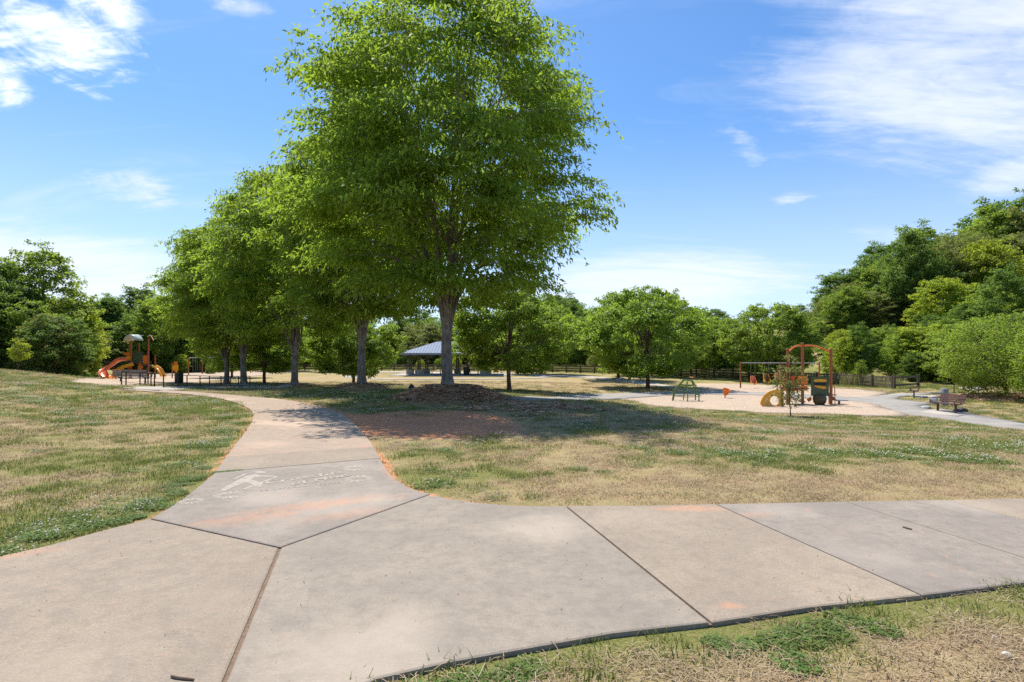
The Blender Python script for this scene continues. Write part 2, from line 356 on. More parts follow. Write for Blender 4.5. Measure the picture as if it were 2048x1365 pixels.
def inpoly(x, y, poly):
    r_ = np.zeros(x.shape, bool); n = len(poly); P = np.array([p[:2] for p in poly])
    b0, b1 = P.min(0), P.max(0); m = (x >= b0[0]) & (x <= b1[0]) & (y >= b0[1]) & (y <= b1[1])
    if not m.any(): return r_
    xs, ys = x[m], y[m]; q = np.zeros(xs.shape, bool)
    for i in range(n):
        x1, y1 = P[i]; x2, y2 = P[(i+1) % n]
        c = ((y1 > ys) != (y2 > ys)) & (xs < (x2-x1)*(ys-y1)/((y2-y1) or 1e-9)+x1); q ^= c
    r_[m] = q; return r_
def segdist(x, y, poly):
    d = np.full(x.shape, 1e9)
    for (x1, y1), (x2, y2) in zip(poly[:-1], poly[1:]):
        dx, dy = x2-x1, y2-y1; t = np.clip(((x-x1)*dx+(y-y1)*dy)/max(dx*dx+dy*dy, 1e-9), 0, 1)
        d = np.minimum(d, np.hypot(x-x1-t*dx, y-y1-t*dy))
    return d
LEDGE = [SLABS[0][1][0]]+[p for p in SLABS[0][1][1:4]]+[p for p in SLABS[1][1][1:5]]+[tuple(p[:2]) for p in PLw[1:]]
REDGE = SLABS[3][1][:3][::-1]+SLABS[2][1][:6][::-1]+SLABS[1][1][5:11][::-1]+[tuple(p[:2]) for p in PRw[1:]]
FEDGE = [(11,6.6),(7.6,6.55),(4.98,6.33)]+SLABS[3][1][:3][::-1]+SLABS[2][1][:6][::-1]
NEDGE = [(8.1,5.0),(4.29,4.13)]+[(3.725,4.0)]+W([(1846,1191),(1622,1215),(1424,1246),(1227,1268),(1009,1307),(897,1327),(753,1360)])+[C0,(-2,1.2),(-2.7,0)]
def ell(x, y, px, py, rx, ry, rot=0.0):
    c = G(px, py); dx, dy = x-c.x, y-c.y; ca, sa = math.cos(rot), math.sin(rot)
    return np.exp(-(((dx*ca+dy*sa)/rx)**2+((-dx*sa+dy*ca)/ry)**2))
def masks(x, y):
    n1 = fbm(x*0.55, y*0.55, 5); n2 = fbm(x*2.3+40, y*2.3, 4); n3 = fbm(x*0.13+9, y*0.13+3, 3)
    n4 = fbm(x*6.5+4, y*6.5+7, 3); g = 0.47+0.75*(n1-0.5)+1.0*(n2-0.5)+0.55*(n3-0.5)+0.9*(n4-0.5)
    # right: bare dry strip along the walk, clover bed, greener bands on the slope
    dF = segdist(x, y, FEDGE); beyond = (y > 6.0)
    g = g-0.55*np.exp(-((dF-1.0)/1.1)**2)*beyond*(x > 0.3)
    g = g+0.6*ell(x, y, 985, 950, 1.5, 0.42)+0.5*ell(x, y, 860, 965, 0.55, 0.5)+0.35*ell(x, y, 1560, 925, 2.6, 0.7)+0.3*ell(x, y, 1800, 905, 5, 1.0)
    g = g-0.5*ell(x, y, 1700, 865, 6, 0.9, -0.12)+0.35*ell(x, y, 1650, 842, 9, 1.0, -0.1)
    yf = np.interp(x, [-62, -38, 0, 20, 36], [84, 101, 106, 76, 50])+1.5; g = np.where((y > yf) & (x < 45), 1.1, g); g = np.where(np.hypot(x, y) > 120, 1.1, g)
    g = g-0.28*smooth(42, 52, y)*(1-smooth(66, 80, y))*(x < 14)
    # left: lush strip along the walk, bare streaks
    dL = segdist(x, y, LEDGE); left = x < -2.2
    g = g+0.6*np.exp(-(dL/0.55)**2)*left*(y < 8)+0.2*np.exp(-(dL/1.6)**2)*left
    g = g-0.5*ell(x, y, 150, 990, 1.5, 0.3, 0.35)-0.35*ell(x, y, 40, 960, 1.6, 0.3, 0.3)-0.25*ell(x, y, 130, 855, 2.4, 0.8)+0.3*ell(x, y, 330, 800, 4, 1.2)
    dN = segdist(x, y, NEDGE); nearp = (y < 5.2) & (x > -2.6)
    g = np.where(nearp, 1.15*np.exp(-(dN/0.36)**2)*(0.45+0.9*smooth(0.38, 0.58, n1))+0.25*np.exp(-(dN/0.8)**2)+1.5*(n2-0.5)*np.exp(-(dN/1.2)**2)-0.1, g)
    clay = 1.5*ell(x, y, 840, 845, 3.0, 3.2)+0.5*ell(x, y, 930, 862, 1.9, 1.2)+0.5*ell(x, y, 740, 803, 1.8, 1.6)+1.1*(n1-0.5)*(ell(x, y, 860, 840, 4, 4))
    bark = 0.7*ell(x, y, 1000, 808, 3.4, 3.6)+0.35*ell(x, y, 1180, 830, 3.0, 4.0)+0.9*(n2-0.5)
    for i, (mx, my, mr, mh) in enumerate(MOUNDS): bark = np.maximum(bark, 1.6*(1-smooth(0.6, 1.05, np.hypot(x-mx, y-my)/mr+0.3*(n2-0.5))))
    clay = np.maximum(clay-0.25, 0.9*np.exp(-(np.minimum(dL, segdist(x, y, REDGE))/0.17)**2)*(n1+0.2)*(y > 4.8)*(x < 0.2))
    clay = clay+0.7*np.exp(-(segdist(x, y, [tuple(p[:2]) for p in PRw[2:6]])/0.5)**2)*(n2+0.1)
    return np.clip(g, 0, 1), np.clip(clay, 0, 1), np.clip(bark-0.2, 0, 1)

# ------------------------------------------------------------------ ground sheet
def sinhgrid(lo, hi, c, a, n): u = np.linspace(math.asinh((lo-c)/a), math.asinh((hi-c)/a), n); return c+a*np.sinh(u)
gx = sinhgrid(-900, 900, 0, 7, 440); gy = sinhgrid(-150, 1500, 9, 7, 400)
XX, YY = np.meshgrid(gx, gy); ZZ = terrain(XX.ravel(), YY.ravel()).reshape(XX.shape)
ZZ = ZZ+(fbm(XX*1.1, YY*1.1, 3)-0.5)*0.05*np.clip((np.hypot(XX, YY-2)-3)/6, 0.0, 1)*(1-smooth(40, 80, YY))
nx, ny = len(gx), len(gy); I = np.arange(nx*ny).reshape(ny, nx)
ground_me = fastmesh('ground', np.stack([XX, YY, ZZ], -1).reshape(-1, 3), np.stack([I[:-1, :-1], I[:-1, 1:], I[1:, 1:], I[1:, :-1]], -1).reshape(-1, 4))
mg, mc, mb = masks(XX.ravel(), YY.ravel())
ca = ground_me.color_attributes.new('cover', 'FLOAT_COLOR', 'POINT')
ca.data.foreach_set('color', np.stack([mg, mc, mb, np.ones_like(mg)], -1).astype(np.float32).ravel())
ground_me.shade_smooth()
m = bpy.data.materials.new('ground'); m.use_nodes = True; T = NT(m.node_tree)
P = T.n('ShaderNodeNewGeometry').outputs['Position']
at_ = T.n('ShaderNodeVertexColor', {'layer_name': 'cover'}).outputs[0]; sp = T.n('ShaderNodeSeparateColor', None, Color=at_)
f1 = T.noise(P, 9, 8, 0.7); f2 = T.noise(P, 55, 4, 0.7); f3 = T.noise(P, 1.7, 5)
gmix = T.rng(T.math('ADD', sp.outputs[0], T.math('MULTIPLY', T.math('SUBTRACT', f1, 0.5), 1.6)), 0.05, 1.0)
dry = T.mix(T.rng(f2, 0.3, 0.7), (0.32, 0.23, 0.105), (0.49, 0.39, 0.205)); dry = T.mix(T.rng(f3, 0.4, 0.7), dry, (0.40, 0.27, 0.155))
grn = T.mix(T.rng(f2, 0.3, 0.7), (0.16, 0.165, 0.045), (0.29, 0.275, 0.09))
col = T.mix(gmix, dry, grn)
brk = T.mix(T.rng(f2, 0.35, 0.65), (0.25, 0.13, 0.068), (0.52, 0.32, 0.185))
col = T.mix(T.rng(T.math('ADD', sp.outputs[2], T.math('MULTIPLY', T.math('SUBTRACT', f1, 0.5), 1.2)), 0.3, 0.62), col, brk)
cly = T.mix(T.rng(f1, 0.35, 0.65), (0.64, 0.23, 0.10), (0.70, 0.36, 0.20))
col = T.mix(T.rng(T.math('ADD', sp.outputs[1], T.math('MULTIPLY', T.math('SUBTRACT', f1, 0.5), 1.0)), 0.35, 0.7), col, cly)
b = T.n('ShaderNodeBsdfPrincipled', None, Base_Color=col, Roughness=0.95); b.inputs['Specular IOR Level'].default_value = 0.1
bp = T.n('ShaderNodeBump', None, Strength=0.9, Distance=0.03, Height=T.math('ADD', f2, f1)); T.set(b, 'Normal', bp.outputs[0])
T.n('ShaderNodeOutputMaterial', None, Surface=b.outputs[0])
props(link('ground', ground_me, m), kind='structure')

# ------------------------------------------------------------------ concrete walk
def concrete(name, c1, c2, stains=()):
    m = bpy.data.materials.new(name); m.use_nodes = True; T = NT(m.node_tree)
    P = T.n('ShaderNodeNewGeometry').outputs['Position']
    big = T.noise(P, 0.9, 6, 0.6, 0.4); mid = T.noise(P, 7.5, 8, 0.72); fin = T.noise(P, 70, 4, 0.8); spk = T.noise(P, 45, 2, 0.5)
    col = T.mix(T.rng(big, 0.32, 0.68), c1, c2)
    col = T.mix(T.math('MULTIPLY', T.rng(mid, 0.42, 0.68), 0.5), col, tuple(x*0.6 for x in c1))
    col = T.mix(T.math('MULTIPLY', T.rng(T.noise(T.vm('ADD', P, (5, 9, 1)), 2.2, 5, 0.6), 0.55, 0.75), 0.45), col, (0.47, 0.38, 0.28))
    col = T.mix(T.math('MULTIPLY', T.rng(fin, 0.35, 0.65), 0.6), col, tuple(x*0.62 for x in c2))
    col = T.mix(T.math('MULTIPLY', T.rng(spk, 0.66, 0.74), 0.5), col, (0.16, 0.14, 0.12))
    col = T.mix(T.math('MULTIPLY', T.rng(T.noise(P, 3.1, 8, 0.75), 0.60, 0.8), 0.4), col, (0.17, 0.155, 0.14))
    brm = T.noise(T.vm('MULTIPLY', P, (14, 75, 1)), 1.0, 3, 0.6); col = T.mix(T.math('MULTIPLY', T.rng(brm, 0.4, 0.7), 0.28), col, tuple(x*0.6 for x in c2))
    crk = T.n('ShaderNodeTexNoise', None, Vector=T.vm('MULTIPLY', P, (1.0, 1.0, 1.0)), Scale=0.8, Detail=10.0, Roughness=0.6, Distortion=1.2).outputs[0]
    col = T.mix(T.math('MULTIPLY', T.rng(T.math('ABSOLUTE', T.math('SUBTRACT', crk, 0.47)), 0.0, 0.02, 1.0, 0.0), 0.25), col, (0.20, 0.175, 0.15))
    col = T.mix(T.math('MULTIPLY', T.rng(T.noise(T.vm('ADD', P, (31, 2, 7)), 0.55, 4, 0.5), 0.5, 0.7), 0.5), col, tuple(min(1, x*1.32) for x in c2))
    for (px, py, rx, ry, rot, amt) in stains:
        x, y = flat(px, py); mp = T.n('ShaderNodeMapping', {'vector_type': 'TEXTURE'}, Vector=P)
        mp.inputs['Location'].default_value = (x, y, 0); mp.inputs['Rotation'].default_value = (0, 0, rot); mp.inputs['Scale'].default_value = (rx, ry, 50)
        d = T.rng(T.vm('LENGTH', mp.outputs[0]), 0.0, 1.0, 1.0, 0.0)
        f = T.rng(T.math('ADD', T.math('MULTIPLY', d, 0.42), T.math('MULTIPLY', T.noise(P, 6.5, 9, 0.8), 1.1)), 0.6, 1.15)
        col = T.mix(T.math('MULTIPLY', f, amt), col, (0.56, 0.27, 0.15))
    b = T.n('ShaderNodeBsdfPrincipled', None, Base_Color=col, Roughness=0.85); b.inputs['Specular IOR Level'].default_value = 0.25
    bp = T.n('ShaderNodeBump', None, Strength=0.7, Distance=0.004, Height=T.math('ADD', fin, T.math('MULTIPLY', mid, 0.5))); T.set(b, 'Normal', bp.outputs[0])
    T.n('ShaderNodeOutputMaterial', None, Surface=b.outputs[0]); return m
ST = [(640,1010,1.6,0.36,0.5,0.55),(480,1040,1.2,0.36,0.45,0.42),(690,1030,1.1,0.35,0.5,0.35),(790,945,0.28,1.0,0.35,0.9),(850,982,0.5,0.16,-0.6,0.8),(300,1030,0.5,0.2,0.6,0.35),(40,1108,0.7,0.2,0.6,0.4)]
CM = {'tan': concrete('concrete_tan', (0.40, 0.32, 0.235), (0.33, 0.265, 0.20), [(1380,1018,0.75,0.22,0,0.85),(1460,1212,0.2,0.1,0,0.6)]+ST[5:]),
      'grey': concrete('concrete_grey', (0.27, 0.232, 0.195), (0.345, 0.29, 0.235), ST[:5]+[(1500,1030,0.5,0.2,0.2,0.35)]),
      'mid': concrete('concrete_mid', (0.285, 0.245, 0.20), (0.375, 0.31, 0.24), [(850,990,0.5,0.12,-0.4,0.7)])}
walk = thing('concrete_walk', None, None); walk['kind'] = 'structure'
def slab_mesh(poly, gap=0.010, top=0.012, thick=0.14):
    bm = bmesh.new(); f = bm.faces.new([bm.verts.new((x, y, top)) for x, y in poly])
    if f.normal.z < 0: f.normal_flip()
    bm.normal_update()
    if f.normal.z < 0: bmesh.ops.reverse_faces(bm, faces=[f])
    r_ = bmesh.ops.inset_region(bm, faces=[f], thickness=gap, use_even_offset=True, use_boundary=True)
    bmesh.ops.delete(bm, geom=r_['faces'], context='FACES'); f = [q for q in bm.faces][0]
    r2 = bmesh.ops.inset_region(bm, faces=[f], thickness=0.012, depth=0.0, use_even_offset=True, use_boundary=True)
    ex = bmesh.ops.extrude_edge_only(bm, edges=[e for e in bm.edges if len(e.link_faces) == 1])
    for v in [g for g in ex['geom'] if isinstance(g, bmesh.types.BMVert)]: v.co.z -= thick
    for e in bm.edges:
        pass
    for v in bm.verts:      # rounded arris: outer rim of the top 5 mm lower
        if abs(v.co.z-top) < 1e-5 and any(len(e.link_faces) == 2 and abs(e.verts[0].co.z-e.verts[1].co.z) > 0.05 for e in v.link_edges): v.co.z -= 0.006
    bmesh.ops.recalc_face_normals(bm, faces=bm.faces)
    me = bpy.data.meshes.new('slab'); bm.to_mesh(me); bm.free(); return me
for k, (kind, poly) in enumerate(SLABS): link('slab', slab_mesh(poly, 0.014 if k in (0, 2) else 0.008), CM[kind], walk)
def ribbon(L, Rr, nu, nv, dz=0.035, thick=0.16, gap=0.006):
    """slab between edge runs L[i]..L[i+1] and R[i]..R[i+1]"""
    V = []; F = []
    for i in range(nu+1):
        t = i/nu; t = gap/2+(1-gap)*t; a = L[0].lerp(L[1], t); b_ = Rr[0].lerp(Rr[1], t)
        for j in range(nv+1):
            p = a.lerp(b_, j/nv); V.append((p.x, p.y, tz(p.x, p.y)+dz))
    idx = lambda i, j: i*(nv+1)+j
    for i in range(nu):
        for j in range(nv): F.append((idx(i, j), idx(i, j+1), idx(i+1, j+1), idx(i+1, j)))
    rim = [idx(0, j) for j in range(nv+1)]+[idx(i, nv) for i in range(1, nu+1)]+[idx(nu, j) for j in range(nv-1, -1, -1)]+[idx(i, 0) for i in range(nu-1, 0, -1)]
    b0 = len(V); V += [(V[q][0], V[q][1], V[q][2]-thick) for q in rim]
    for q in range(len(rim)): q2 = (q+1) % len(rim); F.append((rim[q2], rim[q], b0+q, b0+q2))
    return mesh_from('slab', V, F, False)
def spline(P_, per):
    out = []
    for i in range(len(P_)-1):
        p0, p1, p2, p3 = P_[max(i-1, 0)], P_[i], P_[i+1], P_[min(i+2, len(P_)-1)]
        for k in range(per):
            t = k/per; out.append(0.5*((2*p1)+(p2-p0)*t+(2*p0-5*p1+4*p2-p3)*t*t+(3*p1-p0-3*p2+p3)*t**3))
    return out+[P_[-1]]
PLs, PRs = spline(PLw, 2), spline(PRw, 2)
seq = ['tan', 'tan', 'mid', 'grey', 'tan', 'mid', 'tan', 'mid']
CMf = concrete('concrete_far', (0.40, 0.315, 0.24), (0.46, 0.33, 0.235), [(735,905,0.3,1.3,0.3,0.9)])
for k in range(0, len(PLs)-1, 1):
    link('slab', ribbon(PLs[k:k+2], PRs[k:k+2], 4, 8, gap=(0.006 if k % 2 == 0 else 0.0)), CMf if k else CM['tan'], walk)
DIRT = pmat('joint_dirt', (0.15, 0.095, 0.06), (0.24, 0.165, 0.11), 30, 0.95, 0.004, 90, world=True)
for a, b_, w_, z_ in (((300,1037),(560,1095),.03,-.012), ((560,1095),(862,988),.03,-.03), ((560,1095),None,.04,-.002), ((1132,1012),(1424,1246),.03,-.008), ((1432,1008),(1846,1191),.03,-.015), ((1690,1003),None,.03,-.02)):
    a2 = flat(*a); b2 = flat(*b_) if b_ else (C0 if a[0] == 560 else (4.29, 4.13)); m_ = MB(); m_.bar((*a2, z_-0.05), (*b2, z_-0.05), 0.1, 0.1); d_ = Vector(b2)-Vector(a2)
    m_.V = []; m_.F = []; m_.box(((a2[0]+b2[0])/2, (a2[1]+b2[1])/2, z_-0.03), (d_.length-0.02, w_, 0.06), math.atan2(d_.y, d_.x)); m_.build('joint_fill', DIRT, walk)
# dirt lying in the joints, moss and weeds in the cross joint
def drape(name, poly, mat, dz, cell=1.2, thick=0.0, kind='structure', parent=None):
    from mathutils.geometry import delaunay_2d_cdt
    P_ = []; n = len(poly)
    for i in range(n):
        a = Vector(poly[i]); b_ = Vector(poly[(i+1) % n]); m_ = max(1, int((b_-a).length/cell))
        P_ += [a.lerp(b_, k/m_) for k in range(m_)]
    nb = len(P_); A = np.array([p[:2] for p in P_]); lo, hi = A.min(0), A.max(0)
    qx, qy = np.meshgrid(np.arange(lo[0], hi[0], cell), np.arange(lo[1], hi[1], cell)); qx = qx.ravel(); qy = qy.ravel()
    k = inpoly(qx, qy, [tuple(p) for p in A])
    P_ += [Vector((x, y)) for x, y in zip(qx[k], qy[k])]
    r_ = delaunay_2d_cdt(P_, [(i, (i+1) % nb) for i in range(nb)], [], 1, 1e-4)
    vs = np.array([tuple(v) for v in r_[0]]); zs = terrain(vs[:, 0], vs[:, 1])+dz
    me = mesh_from(name, [(x, y, z) for (x, y), z in zip(vs, zs)], [tuple(f) for f in r_[2]], True)
    bm = bmesh.new(); bm.from_mesh(me)
    bmesh.ops.recalc_face_normals(bm, faces=bm.faces)
    if sum(f.normal.z for f in bm.faces) < 0: bmesh.ops.reverse_faces(bm, faces=bm.faces)
    ed = [e for e in bm.edges if len(e.link_faces) == 1]
    ex = bmesh.ops.extrude_edge_only(bm, edges=ed)
    for v in [g for g in ex['geom'] if isinstance(g, bmesh.types.BMVert)]: v.co.z -= 0.15
    bm.to_mesh(me); bm.free()
    o = link(name, me, mat, parent)
    if kind and parent is None: o['kind'] = kind
    return o
def chipmat(name, cols, scale=22):
    m = bpy.data.materials.new(name); m.use_nodes = True; T = NT(m.node_tree)
    P = T.n('ShaderNodeNewGeometry').outputs['Position']
    v = T.n('ShaderNodeTexVoronoi', {'feature': 'F1'}, Vector=P, Scale=scale, Randomness=1.0)
    r_ = T.n('ShaderNodeSeparateColor', None, Color=v.outputs['Color']).outputs[0]; big = T.noise(P, 0.5, 5)
    col = T.mix(T.rng(r_, 0.1, 0.9), cols[0], cols[1]); col = T.mix(T.math('MULTIPLY', T.rng(r_, 0.8, 0.95), 0.6), col, cols[2])
    col = T.mix(T.math('MULTIPLY', T.rng(big, 0.4, 0.7), 0.4), col, cols[3])
    b = T.n('ShaderNodeBsdfPrincipled', None, Base_Color=col, Roughness=0.95); b.inputs['Specular IOR Level'].default_value = 0.1
    bp = T.n('ShaderNodeBump', None, Strength=1.0, Distance=0.03, Height=T.math('SUBTRACT', 1.0, v.outputs['Distance'])); T.set(b, 'Normal', bp.outputs[0])
    T.n('ShaderNodeOutputMaterial', None, Surface=b.outputs[0]); return m
WOODCHIP = chipmat('wood_chips', ((0.40, 0.295, 0.215), (0.57, 0.46, 0.35), (0.24, 0.16, 0.105), (0.57, 0.42, 0.28)), 14)
ASPHALT = pmat('asphalt', (0.27, 0.245, 0.215), (0.35, 0.315, 0.27), 1.1, 0.9, 0.01, 60, world=True)
PALEC = pmat('pale_concrete', (0.46, 0.40, 0.33), (0.36, 0.32, 0.27), 1.3, 0.9, 0.004, 50, world=True)
drape('play_surface', MULCH_N, WOODCHIP, 0.03); drape('play_surface', MULCH_F, WOODCHIP, 0.034); drape('play_surface', MULCH_L, WOODCHIP, 0.05)
drape('asphalt_path', ASPH, ASPHALT, 0.05); drape('asphalt_path', PATH_B, PALEC, 0.055); drape('concrete_spur', SPUR, PALEC, 0.06)
for q in PADS: drape('concrete_pad', q, PALEC, 0.065, 0.8)
ring_o = [(cxP.x+RINGR[1]*math.cos(t)*1.12, cxP.y-3.0+RINGR[1]*0.98*math.sin(t)) for t in np.linspace(math.pi*0.93, math.pi*2.12, 30)]
ring_i = [(cxP.x+RINGR[0]*math.cos(t)*1.12, cxP.y-3.0+RINGR[0]*0.96*math.sin(t)) for t in np.linspace(math.pi*2.12, math.pi*0.93, 30)]
drape('circle_path', ring_o+ring_i, PALEC, 0.06, 1.5); EXCL.append(ring_o+ring_i)
PAD = [(cxP.x-8.2, cxP.y-4.0), (cxP.x+8.5, cxP.y-4.0), (cxP.x+8.5, cxP.y+5.5), (cxP.x-8.2, cxP.y+5.5)]
drape('pavilion_floor', PAD, PALEC, 0.07, 1.5); EXCL.append(PAD)
# ------------------------------------------------------------------ pale stencil print on the walk (clean concrete letters, 4 mm sheet)
STM = pmat('stencil_clean', (0.40, 0.345, 0.275), (0.30, 0.26, 0.21), 14, 0.9, 0.002, 80, world=True, lo=0.38, hi=0.72)
def zst(uv, k): return [flat(340+u/9.309, 930+v/9.309)+(0.0135,) for u, v in uv]
sten = thing('stencil_print', 'pale stencilled figure, script lettering and flowers on the grey path slab', 'stencil', (*flat(570, 965), 0.012))
sl = sten.location.copy()
def flatpoly(name, polys, parent):
    V = []; F = []
    for p in polys:
        b0 = len(V); V += [Vector(q)-sl for q in p]; f = list(range(b0, b0+len(p)))
        ar = sum(p[i][0]*p[(i+1) % len(p)][1]-p[(i+1) % len(p)][0]*p[i][1] for i in range(len(p))); F.append(tuple(f if ar > 0 else f[::-1]))
    return link(name, mesh_from(name, V, F), STM, parent)
flatpoly('figure', [zst([(930,470),(1000,492),(1390,340),(1480,290),(1600,225),(1660,190),(1580,176),(1430,205),(1260,290)], 0),
  [(x, y, z+0.0002) for x, y, z in zst([(1395,332),(1500,275),(1730,335),(1700,415),(1570,415),(1545,370)], 0)],
  [(x, y, z+0.0004) for x, y, z in zst([(1620,190),(1740,200),(1990,214),(2000,232),(1720,228),(1600,240)], 0)],
  [(x, y, z+0.0006) for x, y, z in zst([(1990,214),(2010,232),(1380,470),(1352,455),(1945,232)], 0)],
  zst([(1140,270),(1400,165),(1440,175),(1220,270)], 0),
  zst([(1680+115*math.cos(t), 142+20*math.sin(t)) for t in np.linspace(0, 2*math.pi, 16, endpoint=False)], 0)], sten)
def flower(px, py, r_, sub):
    c = Vector(flat(px, py)); P_ = []
    for k in range(13):
        t = 2*math.pi*k/13; d = Vector((math.cos(t), math.sin(t))); n_ = Vector((-d.y, d.x))
        pts = [c+d*r_*0.28, c+d*r_*0.62+n_*r_*0.13, c+d*r_*0.9+n_*r_*0.09, c+d*r_, c+d*r_*0.9-n_*r_*0.09, c+d*r_*0.62-n_*r_*0.13]
        P_.append([(p.x, p.y, 0.0135) for p in pts])
    flatpoly('flower', P_, sten)
for f_ in ((712, 937, 0.21, 0), (718, 958, 0.21, 0), (458, 991, 0.19, 0), (382, 1003, 0.15, 0)): flower(*f_)
def text_on(txt, p0, p1, height, shear, name, zt=0.0150):
    cu = bpy.data.curves.new('txt', 'FONT'); cu.body = txt; cu.shear = shear; cu.resolution_u = 2; cu.space_character = 1.18; cu.offset = 0.0
    o = bpy.data.objects.new('txt', cu); COL.objects.link(o); dg = bpy.context.evaluated_depsgraph_get()
    me = bpy.data.meshes.new_from_object(o.evaluated_get(dg)); bpy.data.objects.remove(o)
    a = Vector(flat(*p0)); b_ = Vector(flat(*p1)); d = b_-a; xs = [v.co.x for v in me.vertices]; wd = max(xs)-min(xs); x0 = min(xs)
    dn = d.normalized(); un = Vector((-dn.y, dn.x))
    for v in me.vertices:
        q = a+dn*((v.co.x-x0)/wd*d.length)+un*(v.co.y*height); v.co = Vector((q.x, q.y, zt))-sl
    link(name, me, STM, sten)
for k_, (a_, b_) in enumerate(((0, 0), (1.6, -0.3), (3.2, -0.6))):
    text_on('Crossfits', (534+a_, 969+b_), (690+a_, 947+b_), 0.27, 0.35, 'lettering', 0.0146+k_*0.0004)
    text_on('of Mtus', (586+a_, 972+b_), (704+a_, 952+b_), 0.25, 0.35, 'lettering', 0.0160+k_*0.0004)
for k_ in range(2): text_on('somerockmarket.co', (520+k_*1.2, 983.5), (682+k_*1.2, 966.5), 0.13, 0.0, 'web_line', 0.0146+k_*0.0004)

# ------------------------------------------------------------------ grass, clover, straw
def blades(n, rad, h0, h1, wd, lean, seed, flop=0.0, k=1):
    r_ = np.random.RandomState(seed); V = []; F = []
    for i in range(n):
        a = r_.rand()*6.283; d = rad*math.sqrt(r_.rand()); p = np.array([d*math.cos(a), d*math.sin(a), 0])
        h = h0+(h1-h0)*r_.rand(); b_ = r_.rand()*6.283; ln = lean*(0.3+r_.rand()); fl = h*ln
        dr = np.array([math.cos(b_), math.sin(b_), 0]); sd_ = np.array([-dr[1], dr[0], 0])*wd/2; up = np.array([0, 0, 1.0])
        m_ = p+dr*fl*0.35+up*h*0.6; t_ = p+dr*fl+up*h*(1-flop*r_.rand())
        b0 = len(V); V += [p-sd_, p+sd_, m_+sd_*0.8, m_-sd_*0.8, t_]; F += [(b0, b0+1, b0+2, b0+3), (b0+3, b0+2, b0+4)]
    return V, F
def grassmat(name, a, b_, t):
    return leafmat(name, a, b_, t, 0.3, 3.0, 0.2)
GREEN = grassmat('grass_green', (0.14, 0.16, 0.034), (0.27, 0.28, 0.075), (0.22, 0.30, 0.05))
DRY = grassmat('grass_dry', (0.32, 0.23, 0.12), (0.50, 0.40, 0.24), (0.40, 0.31, 0.15))
STRAW = grassmat('straw', (0.33, 0.225, 0.13), (0.56, 0.43, 0.28), (0.35, 0.27, 0.14))
CLOV = grassmat('clover_leaf', (0.085, 0.15, 0.03), (0.18, 0.25, 0.06), (0.24, 0.36, 0.05))
CFLO = pmat('clover_flower', (0.80, 0.75, 0.63), (0.62, 0.53, 0.38), 30, 0.9)
CHIP = pmat('bark_chip', (0.31, 0.165, 0.09), (0.58, 0.38, 0.235), 3.0, 0.95, world=True)
def mk(name, seedn, *a, mats, **k): return source(name, mesh_from(name, *blades(*a, seed=seedn, **k)), mats)
s_green = [mk('g%d' % i, 10+i, 55, 0.17, 0.025, 0.065, 0.006, 0.9, mats=[GREEN]) for i in range(2)]
s_dry = [mk('d%d' % i, 20+i, 50, 0.19, 0.012, 0.04, 0.006, 1.9, mats=[DRY]) for i in range(2)]
def straws(n, rad, seed):
    r_ = np.random.RandomState(seed); V = []; F = []
    for i in range(n):
        a = r_.rand()*6.283; d = rad*math.sqrt(r_.rand()); p = Vector((d*math.cos(a), d*math.sin(a), 0.004+0.02*r_.rand())); b_ = r_.rand()*6.283
        L_ = 0.03+0.08*r_.rand(); dr = Vector((math.cos(b_), math.sin(b_), 0.25*(r_.rand()-0.4))); sd_ = Vector((-dr.y, dr.x, 0))*0.0017
        cv = Vector((-dr.y, dr.x, 0))*L_*0.12*(r_.rand()-0.5); e = p+dr*L_; m_ = (p+e)/2+cv+Vector((0, 0, 0.006))
        b0 = len(V); V += [p-sd_, p+sd_, m_+sd_, m_-sd_, e+sd_, e-sd_]; F += [(b0, b0+1, b0+2, b0+3), (b0+3, b0+2, b0+4, b0+5)]
    return V, F
s_straw = [source('st%d' % i, mesh_from('st', *straws(70, 0.2, 30+i)), [STRAW]) for i in range(2)]
def clover(seed, nl, nf, rad):
    r_ = np.random.RandomState(seed); V = []; F = []; MI = []
    for i in range(nl):
        a = r_.rand()*6.283; d = rad*math.sqrt(r_.rand()); c = Vector((d*math.cos(a), d*math.sin(a), 0.012+0.022*r_.rand())); ph = r_.rand()*6.283
        tl = Vector((r_.rand()-0.5, r_.rand()-0.5, 1.3)).normalized(); u = tl.orthogonal().normalized(); v = tl.cross(u); q = 0.008+0.006*r_.rand()
        for k in range(3):
            t = ph+k*2.094; e = u*math.cos(t)+v*math.sin(t); g_ = tl.cross(e)
            b0 = len(V); V += [c, c+e*q*0.8+g_*q*0.6, c+e*q*1.3, c+e*q*0.8-g_*q*0.6]; F.append((b0, b0+3, b0+2, b0+1)); MI.append(0)
    for i in range(nf):
        a = r_.rand()*6.283; d = rad*math.sqrt(r_.rand()); c = Vector((d*math.cos(a), d*math.sin(a), 0.045+0.03*r_.rand())); q = 0.006+0.004*r_.rand(); b0 = len(V)
        V += [c+Vector((0, 0, q))]+[c+Vector((q*math.cos(k*1.257), q*math.sin(k*1.257), 0)) for k in range(5)]+[c-Vector((0, 0, q*0.8))]
        for k in range(5): F += [(b0, b0+1+k, b0+1+(k+1) % 5), (b0+6, b0+1+(k+1) % 5, b0+1+k)]; MI += [1, 1]
        V += [c+Vector((0.001, 0, 0)), c-Vector((0.001, 0, 0)), Vector((c.x, c.y, 0))]; F.append((b0+7, b0+8, b0+9)); MI.append(0)
    me = mesh_from('clover', V, F); me.polygons.foreach_set('material_index', MI); return me
s_clov = [source('cl%d' % i, clover(50+i, 110, 8, 0.17), [CLOV, CFLO]) for i in range(2)]
s_lush = [source('lu%d' % i, clover(60+i, 190, 0, 0.13), [CLOV, CFLO]) for i in range(2)]
rg = np.random.RandomState(99)
